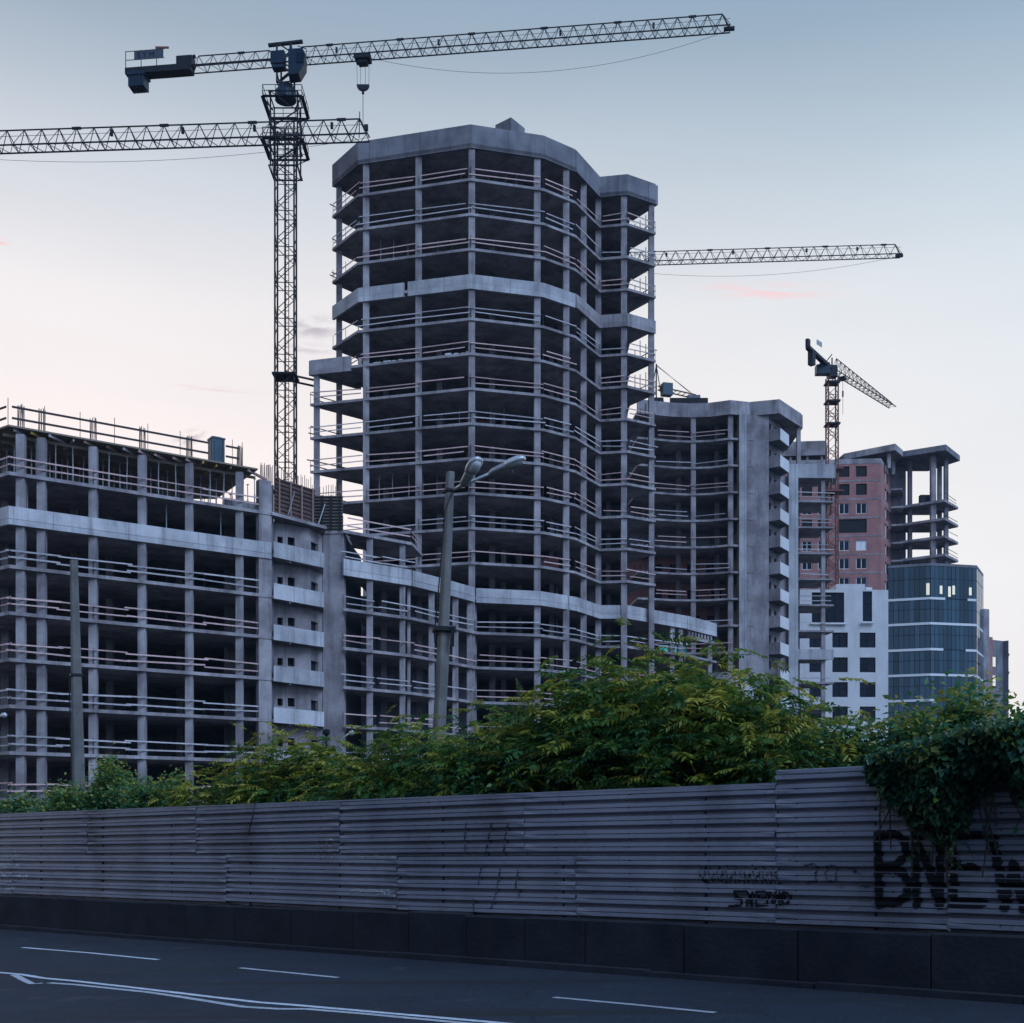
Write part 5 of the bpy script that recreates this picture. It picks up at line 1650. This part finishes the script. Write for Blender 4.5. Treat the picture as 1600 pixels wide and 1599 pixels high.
cobra(lamp, q + Vector((0.1, -0.1, 0)), P(725, 756, YL - 0.7), 0.88, 0.44, (0.50, -0.75, 0.60))
q2 = P(800, 731, YL - 0.6)
MB().bar(q2, q2 + Vector((0.05, 0, -0.14)), 0.03).build('latch', 'steel_grey', lamp)

YP = 37.0
pl, g, t = pole('concrete_pole', 123, 1235, 115.5, 876, YP, 0.46, 0.21, 'bare leaning concrete pole in front of the left building', 'pole')
q = g.lerp(t, 0.69)
MB().box((q.x, q.y, q.z), (0.36, 0.36, 0.07), R(25)).build('clamp', 'steel_dark', pl)
MB().bar((q.x - 0.16, q.y - 0.17, q.z), (g.lerp(t, 0.1).x - 0.1, g.lerp(t, 0.1).y - 0.24, g.lerp(t, 0.1).z), 0.03).build('conduit', 'cable', pl)
# small lamps half hidden in the shrubs
sl = thing('street_lamp', (*P(508, 1160, 60).xy, gz(*P(508, 1160, 60).xy)), 'small round post lamp in front of the balcony stack pier', 'street lamp')
q = P(510, 1144, 60)
MB().tube([(q.x, q.y, gz(q.x, q.y)), (q.x, q.y, q.z - 0.15)], 0.05, 8).build('post', 'steel_dark', sl)
b = MB(); b.tube([(q.x, q.y, q.z - 0.2), (q.x, q.y, q.z - 0.1), (q.x, q.y, q.z + 0.06), (q.x, q.y, q.z + 0.14)], [0.06, 0.17, 0.2, 0.1], 10); b.build('lamp_globe', 'steel_dark', sl)
def small_lamp(pts, Y, label):
    w = [P(u, v, Y) for u, v in pts]
    g0 = w[0]
    t = thing('street_lamp', (g0.x, g0.y, gz(g0.x, g0.y)), label, 'street lamp')
    MB().tube([(g0.x, g0.y, gz(g0.x, g0.y)), g0] + w[1:-1], 0.045, 8).build('post', 'steel_grey', t, smooth=True)
    a, c = w[-2], w[-1]
    MB().tube([a, a.lerp(c, 0.3), a.lerp(c, 0.8), c], [0.05, 0.13, 0.12, 0.04], 8).build('lamp_head', 'lamp_alu', t, smooth=True)
small_lamp([(526, 1170), (530, 1160), (540, 1150), (545, 1147), (554, 1144)], 60, 'small curved arm street lamp in front of the low wing')
small_lamp([(-22, 1150), (-14, 1132), (-4, 1122), (1, 1119), (11, 1117)], 55, 'small street lamp head poking in at the left edge')

# ------------------------------------------------------------------ vegetation
def leaf_mesh(name, mat, verts, tint, parent, loc):
    """verts (N,4,3) leaf quads with a per-leaf tint"""
    N = len(verts)
    L = np.array(loc)
    v = (verts.reshape(-1, 3) - L).astype(np.float32)
    me = bpy.data.meshes.new(name)
    me.vertices.add(N * 4); me.loops.add(N * 4); me.polygons.add(N)
    me.vertices.foreach_set('co', v.ravel())
    me.loops.foreach_set('vertex_index', np.arange(N * 4, dtype=np.int32))
    me.polygons.foreach_set('loop_start', np.arange(0, N * 4, 4, dtype=np.int32))
    me.polygons.foreach_set('loop_total', np.full(N, 4, dtype=np.int32))
    at = me.attributes.new('tint', 'FLOAT', 'FACE')
    at.data.foreach_set('value', np.clip(tint, 0, 1).astype(np.float32))
    me.materials.append(MATS[mat])
    me.update(); me.validate()
    return place(bpy.data.objects.new(name, me), parent, Vector(loc))
def frames(dirs, roll):
    d = dirs / np.linalg.norm(dirs, axis=1, keepdims=True)
    up = np.tile(np.array([0, 0, 1.0]), (len(d), 1))
    sd = np.cross(d, up); nn = np.linalg.norm(sd, axis=1, keepdims=True)
    sd = np.where(nn > 1e-3, sd / np.maximum(nn, 1e-6), np.array([[1.0, 0, 0]]))
    u = np.cross(sd, d)
    c, s = np.cos(roll)[:, None], np.sin(roll)[:, None]
    return d, sd * c + u * s, u * c - sd * s
def leaf_quads(base, dirs, roll, length, width, fold=0.25):
    d, sd, u = frames(dirs, roll)
    l = length[:, None]; w = width[:, None]
    p0 = base; p2 = base + d * l - u * l * 0.08
    p1 = base + d * l * 0.45 + sd * w * 0.5 + u * w * fold
    p3 = base + d * l * 0.45 - sd * w * 0.5 + u * w * fold
    return np.stack([p0, p1, p2, p3], axis=1)
def fronds(base, dirs, length, pairs=8, droop=0.35, lw=0.30, ll=0.30):
    """pinnate leaves: paired leaflets along an arching midrib"""
    N = len(base)
    d, sd, u = frames(dirs, rng.normal(0, 0.35, N))
    out = []
    for k in range(pairs * 2 + 1):
        i = k // 2; sg = 1 if k % 2 else -1
        t = 0.18 + 0.82 * (i / pairs)
        tip = (k == pairs * 2)
        if tip: t = 1.0
        pos = base + d * (length * t)[:, None] - np.array([0, 0, 1.0]) * (droop * length * t * t)[:, None]
        if tip:
            ld = d - np.array([0, 0, 1.0]) * droop * 1.5
        else:
            ld = sd * sg * 1.0 + d * 0.55 - np.array([0, 0, 1.0]) * (0.25 + droop * t)
        sz = length * ll * (1.0 - 0.45 * abs(t - 0.45)) * rng.uniform(0.8, 1.15, N)
        out.append(leaf_quads(pos, ld + rng.normal(0, 0.12, (N, 3)), rng.normal(0, 0.4, N), sz, sz * lw))
    return np.concatenate(out, axis=0), pairs * 2 + 1
def bumpy(x, y, z, f=1.0, seed=0.0):
    return mnoise.noise(Vector((x * f + seed, y * f + 7.3, z * f - 2.1)))

def shrub(name, label, x, y, top, rx, ry, kind, n, size, gold=0.25, low=0.0, group='shrubs behind the fence', seed=0):
    """many stemmed shrub: stems fan out from the foot, leaves ride on twigs inside an uneven crown"""
    g0 = gz(x, y)
    H = top - g0
    th = thing(name, (x, y, g0), label, 'shrub', group)
    r = random.Random(seed * 13 + int(abs(x) * 10))
    b = MB(); tips = []
    ns = max(9, int(rx * 11))
    for i in range(ns):
        a = r.uniform(0, 2 * math.pi); q = math.sqrt(r.uniform(0, 1))
        ex, ey = x + rx * q * math.cos(a) * 0.9, y + ry * q * math.sin(a) * 0.9
        ez = g0 + H * (1.0 - 0.24 * q * q) * r.uniform(0.84, 1.02)
        p0 = Vector((x + (ex - x) * 0.25, y + (ey - y) * 0.25, g0 - 0.05)); p3 = Vector((ex, ey, ez))
        p1 = p0.lerp(p3, 0.4) + Vector((0, 0, H * 0.10)); p2 = p0.lerp(p3, 0.75) + Vector((r.uniform(-.1, .1), r.uniform(-.1, .1), H * 0.06))
        b.tube([p0, p1, p2, p3], [0.035, 0.026, 0.016, 0.006], 5)
        tips.append((p0, p1, p2, p3))
    b.build('stems', 'bark', th)
    bp = np.zeros((n, 3)); bd = np.zeros((n, 3)); tn = np.zeros(n)
    for i in range(n):
        p0, p1, p2, p3 = tips[r.randrange(ns)]
        f = r.uniform(0.0, 1.0) ** 0.45
        if f < 0.5: c = p0.lerp(p1, 0.3 + f * 1.4)
        elif f < 0.8: c = p1.lerp(p2, (f - 0.5) / 0.3)
        else: c = p2.lerp(p3, (f - 0.8) / 0.2)
        spread = size * (0.8 if kind == 'pinnate' else 1.7)
        c = c + Vector((r.gauss(0, spread), r.gauss(0, spread), r.gauss(0, spread * 0.7)))
        hz = (c.z - g0) / H
        off = (Vector((c.x, c.y)) - FO).dot(FN)
        lim = OFF_SHEET - 0.15 - size * (1.15 if kind == 'pinnate' else 1.2)
        if off > lim and c.z < zroad(c.x, c.y) + H1 + RIB + 0.45:
            sh = off - lim + r.uniform(0, 0.5)
            c = c - Vector((FN.x, FN.y, 0)) * sh
        a = r.uniform(0, 2 * math.pi)
        out = Vector((c.x - x, c.y - y, 0)) / max(rx, 0.1)
        dv = Vector((math.cos(a), math.sin(a), 0)) * 0.8 + out * 0.6 + Vector((0, 0, r.uniform(-0.25, 0.75)))
        bp[i] = c; bd[i] = dv
        young = max(0.0, hz - 0.70) * 2.1
        tn[i] = r.uniform(0.0, 0.55) + young * r.uniform(0.2, 1.0) + (0.5 if r.random() < gold * (0.25 + hz) * 0.6 else 0)
    keep = bp[:, 2] > g0 + low
    bp, bd, tn = bp[keep], bd[keep], tn[keep]
    if kind == 'pinnate':
        L = rng.uniform(0.65, 1.15, len(bp)) * size
        q, m = fronds(bp, bd, L)
        tint = np.tile(tn, m) + rng.normal(0, 0.06, len(q))
        leaf_mesh('foliage', 'leaf_pinnate', q, tint, th, (x, y, g0))
    else:
        L = rng.uniform(0.6, 1.2, len(bp)) * size
        q = leaf_quads(bp, bd, rng.normal(0, 0.7, len(bp)), L, L * rng.uniform(0.42, 0.6, len(bp)))
        leaf_mesh('foliage', 'leaf_gloss', q, tn + rng.normal(0, 0.05, len(q)), th, (x, y, g0))
    return th
def behind(u, dist):
    """plan point seen at column u, dist metres behind the fence line"""
    s = fence_s(u, -dist); q = FO + FD * s - FN * dist
    return q.x, q.y
SHR = [  # column, top row, half width px, distance behind the fence, kind, leaves, leaf size, gold, label
    (18, 1238, 60, 1.6, 'gloss', 2600, 0.17, 0.2, 'low glossy green shrub at the left end above the fence'),
    (100, 1236, 52, 1.3, 'gloss', 2200, 0.16, 0.4, 'low green weeds just left of the bare pole foot'),
    (178, 1196, 48, 2.0, 'gloss', 2600, 0.17, 0.5, 'rounded yellow green shrub just right of the bare pole'),
    (252, 1212, 55, 1.5, 'gloss', 2600, 0.16, 0.4, 'small upright green shrub right of the rounded shrub'),
    (330, 1222, 50, 1.7, 'pinnate', 200, 0.62, 0.6, 'low feathery shrub where the hedge dips at the left'),
    (415, 1180, 62, 2.0, 'pinnate', 330, 0.70, 0.6, 'feathery olive yellow shrub left of the balcony stack foot'),
    (505, 1162, 60, 2.4, 'pinnate', 330, 0.72, 0.5, 'feathery green shrub below the balcony stack'),
    (572, 1172, 48, 1.6, 'pinnate', 260, 0.66, 0.55, 'low golden feathery shrub below the low wing'),
    (662, 1118, 62, 2.4, 'pinnate', 420, 0.74, 0.35, 'dark feathery shrub around the lamp pole foot'),
    (752, 1108, 66, 1.8, 'pinnate', 430, 0.74, 0.45, 'feathery shrub with golden tips right of the lamp pole'),
    (748, 1185, 52, 0.9, 'gloss', 2300, 0.17, 0.05, 'small glossy teal bush low in front of the feathery shrubs'),
    (862, 1090, 66, 2.2, 'pinnate', 430, 0.78, 0.4, 'feathery shrub left of the largest sumac'),
    (985, 1026, 118, 2.6, 'pinnate', 1050, 0.86, 0.35, 'largest dark green sumac shrub, rising highest above the fence'),
    (1110, 1046, 84, 2.1, 'pinnate', 620, 0.86, 0.4, 'tall sumac shrub with golden arching fronds below the small balconies'),
    (1232, 1108, 66, 1.9, 'pinnate', 430, 0.74, 0.6, 'golden feathery shrub left of the raised fence sheet'),
    (1338, 1092, 46, 1.6, 'gloss', 2300, 0.17, 0.3, 'upright glossy shrub above the raised fence sheet'),
    (1300, 1150, 56, 1.2, 'gloss', 2200, 0.16, 0.2, 'dark glossy bush behind the raised fence sheet'),
    (1432, 1100, 62, 1.9, 'gloss', 3000, 0.18, 0.35, 'leafy green shrub in front of the glass office corner'),
    (1512, 1080, 62, 2.2, 'gloss', 3200, 0.19, 0.35, 'leafy green shrub below the far glazed block'),
    (1592, 1072, 54, 2.4, 'gloss', 2400, 0.18, 0.2, 'loose dark shrub against bright sky at the right edge'),
]
for i, (u, v, hw, dist, kind, n, size, gold, label) in enumerate(SHR):
    x, y = behind(u, dist + 1.2)
    n = int(n * (4.0 if kind == 'pinnate' else 3.6)); size = size * 0.84 if kind == 'pinnate' else size * 0.78
    n = int(n * 2.2) if u < 620 else n
    v = v - 10 if u < 620 else v
    top = CZ + (VH - v) / F * y
    rx = hw / F * y
    shrub('sumac_shrub' if kind == 'pinnate' else 'leafy_shrub', label, x, y, top, rx, min(rx, dist + 0.2), kind, n, size, gold, 0.5, seed=i)

# ivy pouring over the fence at the right
iv = thing('ivy', FP(0.5, -0.6, 0), 'dense dark ivy pouring over the right end of the fence', 'ivy')
N = 15000
sL = fence_s(1372, OFF_SHEET); sE = fence_s(1690, OFF_SHEET)
pb = np.zeros((N, 3)); pd = np.zeros((N, 3)); tn = np.zeros(N)
r = random.Random(3); i = 0
while i < N:
    f = r.uniform(-0.03, 1.0)
    s = sL + (sE - sL) * f
    hang = 0.50 + 0.72 * math.exp(-((f - 0.33) / 0.17) ** 2) + 0.25 * mnoise.noise(Vector((s * 1.5, 0.3, 5))) + 0.5 * mnoise.noise(Vector((s * 4.0, 2.3, 1)))
    topz = H1 + 0.30 + 0.55 * min(1.0, f * 1.6 + 0.15) + 0.3 * mnoise.noise(Vector((s * 1.1, 9.3, 5)))
    lowz = H1 + RIB - hang * (0.45 if f < 0.06 else 1.0)
    h = r.uniform(lowz, topz)
    k = (h - lowz) / max(0.1, topz - lowz)
    bulge = 0.08 + 0.55 * math.sin(min(1, max(0, k)) * math.pi * 0.75) * min(1, 0.25 + f * 2.0)
    lump = 0.26 * mnoise.noise(Vector((s * 2.2, h * 2.2, 4.4)))
    o = OFF_SHEET + 0.05 + (bulge + lump) * r.uniform(0.25, 1.0) if h < topz - 0.1 else OFF_SHEET + r.uniform(-1.0, 0.35)
    if h > H1 + RIB and r.random() < 0.35:
        o = OFF_SHEET - r.uniform(0, 1.3)
    if r.random() < 0.15: o = max(o, OFF_SHEET + 0.03)
    q = FP(s, o, h)
    pb[i] = q
    dv = Vector((r.gauss(0, 0.5), r.gauss(0, 0.5), -0.5 + r.gauss(0, 0.4))) + Vector((FN.x, FN.y, 0)) * 0.5
    pd[i] = dv
    tn[i] = r.uniform(0, 0.6) + (0.4 if (k > 0.65 and r.random() < 0.45) else 0) + (0.3 if r.random() < 0.04 else 0)
    i += 1
L = rng.uniform(0.06, 0.17, N)
leaf_mesh('foliage', 'leaf_ivy', leaf_quads(pb, pd, rng.normal(0, 0.6, N), L, L * 0.72), tn, iv, FP(0.5, -0.6, 0))
b = MB()
for i in range(26):
    s = sL + (sE - sL) * r.uniform(0, 1)
    h1 = H1 + 0.4; h0 = H1 - r.uniform(0.3, 1.6)
    b.tube([FP(s, OFF_SHEET - 0.1, h1), FP(s + 0.05, OFF_SHEET + 0.12, H1 + 0.2), FP(s + r.uniform(-.1, .1), OFF_SHEET + 0.1, (h0 + H1) / 2), FP(s + r.uniform(-.2, .2), OFF_SHEET + 0.07, h0)], 0.012, 5)
for i in range(5):
    s = sL + (sE - sL) * (0.1 + 0.2 * i)
    b.tube([FP(s, OFF_SHEET - 0.5, -0.1), FP(s + 0.1, OFF_SHEET - 0.35, 1.6), FP(s, OFF_SHEET - 0.1, H1 + 0.4)], 0.04, 6)
b.build('vines', 'bark', iv)
# trailing shoots with single leaves
b = MB(); lp, ldir, lt_ = [], [], []
for i in range(46):
    s_ = sL + (sE - sL) * r.uniform(0.02, 1)
    fr_ = (s_ - sL) / (sE - sL)
    top_ = H1 + RIB - r.uniform(0.0, 0.9) * min(1, 0.3 + 2 * max(0, fr_)); ln_ = r.uniform(0.4, 1.3) * (0.9 if 0.22 < fr_ < 0.5 else 0.4)
    o_ = OFF_SHEET + r.uniform(0.06, 0.4); pts = []
    for j in range(7):
        t_ = j / 6
        pts.append(FP(s_ + 0.15 * math.sin(t_ * 3 + i) * t_, o_ * (1 - 0.2 * t_) + OFF_SHEET * 0.2 * t_, top_ - ln_ * t_))
    b.tube(pts, 0.006, 4)
    for j in range(int(ln_ * 22)):
        t_ = r.uniform(0, 1) * 5.99; a_ = int(t_)
        lp.append(pts[a_].lerp(pts[a_ + 1], t_ - a_)); ldir.append((r.gauss(0, 1), r.gauss(0, 1), -0.6)); lt_.append(r.uniform(0.2, 0.8))
b.build('shoots', 'bark', iv)
ln_ = rng.uniform(0.05, 0.12, len(lp))
leaf_mesh('shoot_leaves', 'leaf_ivy', leaf_quads(np.array([tuple(p_) for p_ in lp]), np.array(ldir), rng.normal(0, 0.6, len(lp)), ln_, ln_ * 0.7), np.array(lt_), iv, FP(0.5, -0.6, 0))

# ------------------------------------------------------------------ unseen trees and house added behind the viewer to shade road and fence
def shade_tree(s_, off, height, rad, n, label):
    q = FP(s_, off, 0)
    th = thing('shade_tree', q, label, 'tree', 'unseen trees added to shade the road')
    r = random.Random(int(s_ * 7) + 99)
    b = MB()
    b.tube([q + Vector((0, 0, -0.2)), q + Vector((0.1, 0, height * 0.25)), q + Vector((0, 0.15, height * 0.5)), q + Vector((0.2, 0.1, height * 0.8))], [0.28, 0.22, 0.16, 0.06], 8)
    for i in range(9):
        a = i * 2.4; z0 = height * (0.28 + 0.05 * i)
        e = q + Vector((math.cos(a) * rad * 0.75, math.sin(a) * rad * 0.75, z0 + height * 0.2))
        b.tube([q + Vector((0, 0, z0)), (q + Vector((0, 0, z0))).lerp(e, 0.5) + Vector((0, 0, 0.4)), e], [0.12, 0.08, 0.03], 6)
    b.build('trunk', 'bark', th)
    bp = np.zeros((n, 3)); bd = rng.normal(0, 1, (n, 3)); i = 0
    while i < n:
        v = Vector((r.gauss(0, 1), r.gauss(0, 1), r.gauss(0, 1))).normalized() * (r.uniform(0.35, 1.0))
        lum = 1 + 0.35 * mnoise.noise(v * 2.2 + Vector((s_, 0, 0)))
        c = q + Vector((v.x * rad * lum, v.y * rad * lum, height * 0.62 + v.z * height * 0.40 * lum))
        if mnoise.noise(c * 0.9) < -0.25: continue
        bp[i] = c; i += 1
    L = rng.uniform(0.22, 0.42, n)
    leaf_mesh('crown', 'leaf_gloss', leaf_quads(bp, bd, rng.normal(0, 0.7, n), L, L * 0.6), rng.uniform(0, 0.6, n), th, q)
for s_, off, h_, rad, n_, lb in ((-14, 25.5, 16, 5.8, 5600, 'unseen tree added to shade the road, right of the viewer'),
                         (-4, 26.0, 15, 5.4, 5200, 'unseen tree added to shade the road, right behind the viewer')):
    shade_tree(s_, off, h_, rad, n_, lb)
nh = thing('shade_house', FP(0, 40, 0), 'long plain house added unseen behind the viewer to shade the road', 'building')  # unseen block, added to keep skylight off road and fence
b = MB(); q = [FP(-70, 36, 0), FP(75, 36, 0), FP(75, 48, 0), FP(-70, 48, 0)]
b.prism([(a.x, a.y) for a in q], -3, 17.6); b.build('wall', 'concrete_dark', nh)
q = [FP(-70.6, 35.4, 0), FP(75.6, 35.4, 0), FP(75.6, 48.6, 0), FP(-70.6, 48.6, 0)]
MB().prism([(a.x, a.y) for a in q], 17.6, 18.2).build('roof', 'concrete_dark', nh)
for k in range(5):
    for i in range(34):
        c = FP(-67 + i * 4.1, 35.97, 0)
        ubox('window', nh, (c.x, c.y, 1.6 + 3.2 * k), (1.6, 0.06, 1.5), math.atan2(FD.y, FD.x), 0, 'glass_window')

# ------------------------------------------------------------------ evening haze
m = bpy.data.materials.new('haze')
m.use_nodes = True
nt = m.node_tree
nt.nodes.clear()
ho = nt.nodes.new('ShaderNodeOutputMaterial')
hv = nt.nodes.new('ShaderNodeVolumePrincipled')
hv.inputs['Color'].default_value = (0.50, 0.74, 1.0, 1)
hv.inputs['Density'].default_value = 0.00012
nt.links.new(hv.outputs[0], ho.inputs['Volume'])
MATS['haze'] = m
SC.cycles.volume_bounces = 0
tag(MB().box((0, 0, 35), (1840, 1840, 104)).build('haze', 'haze'), kind='stuff')
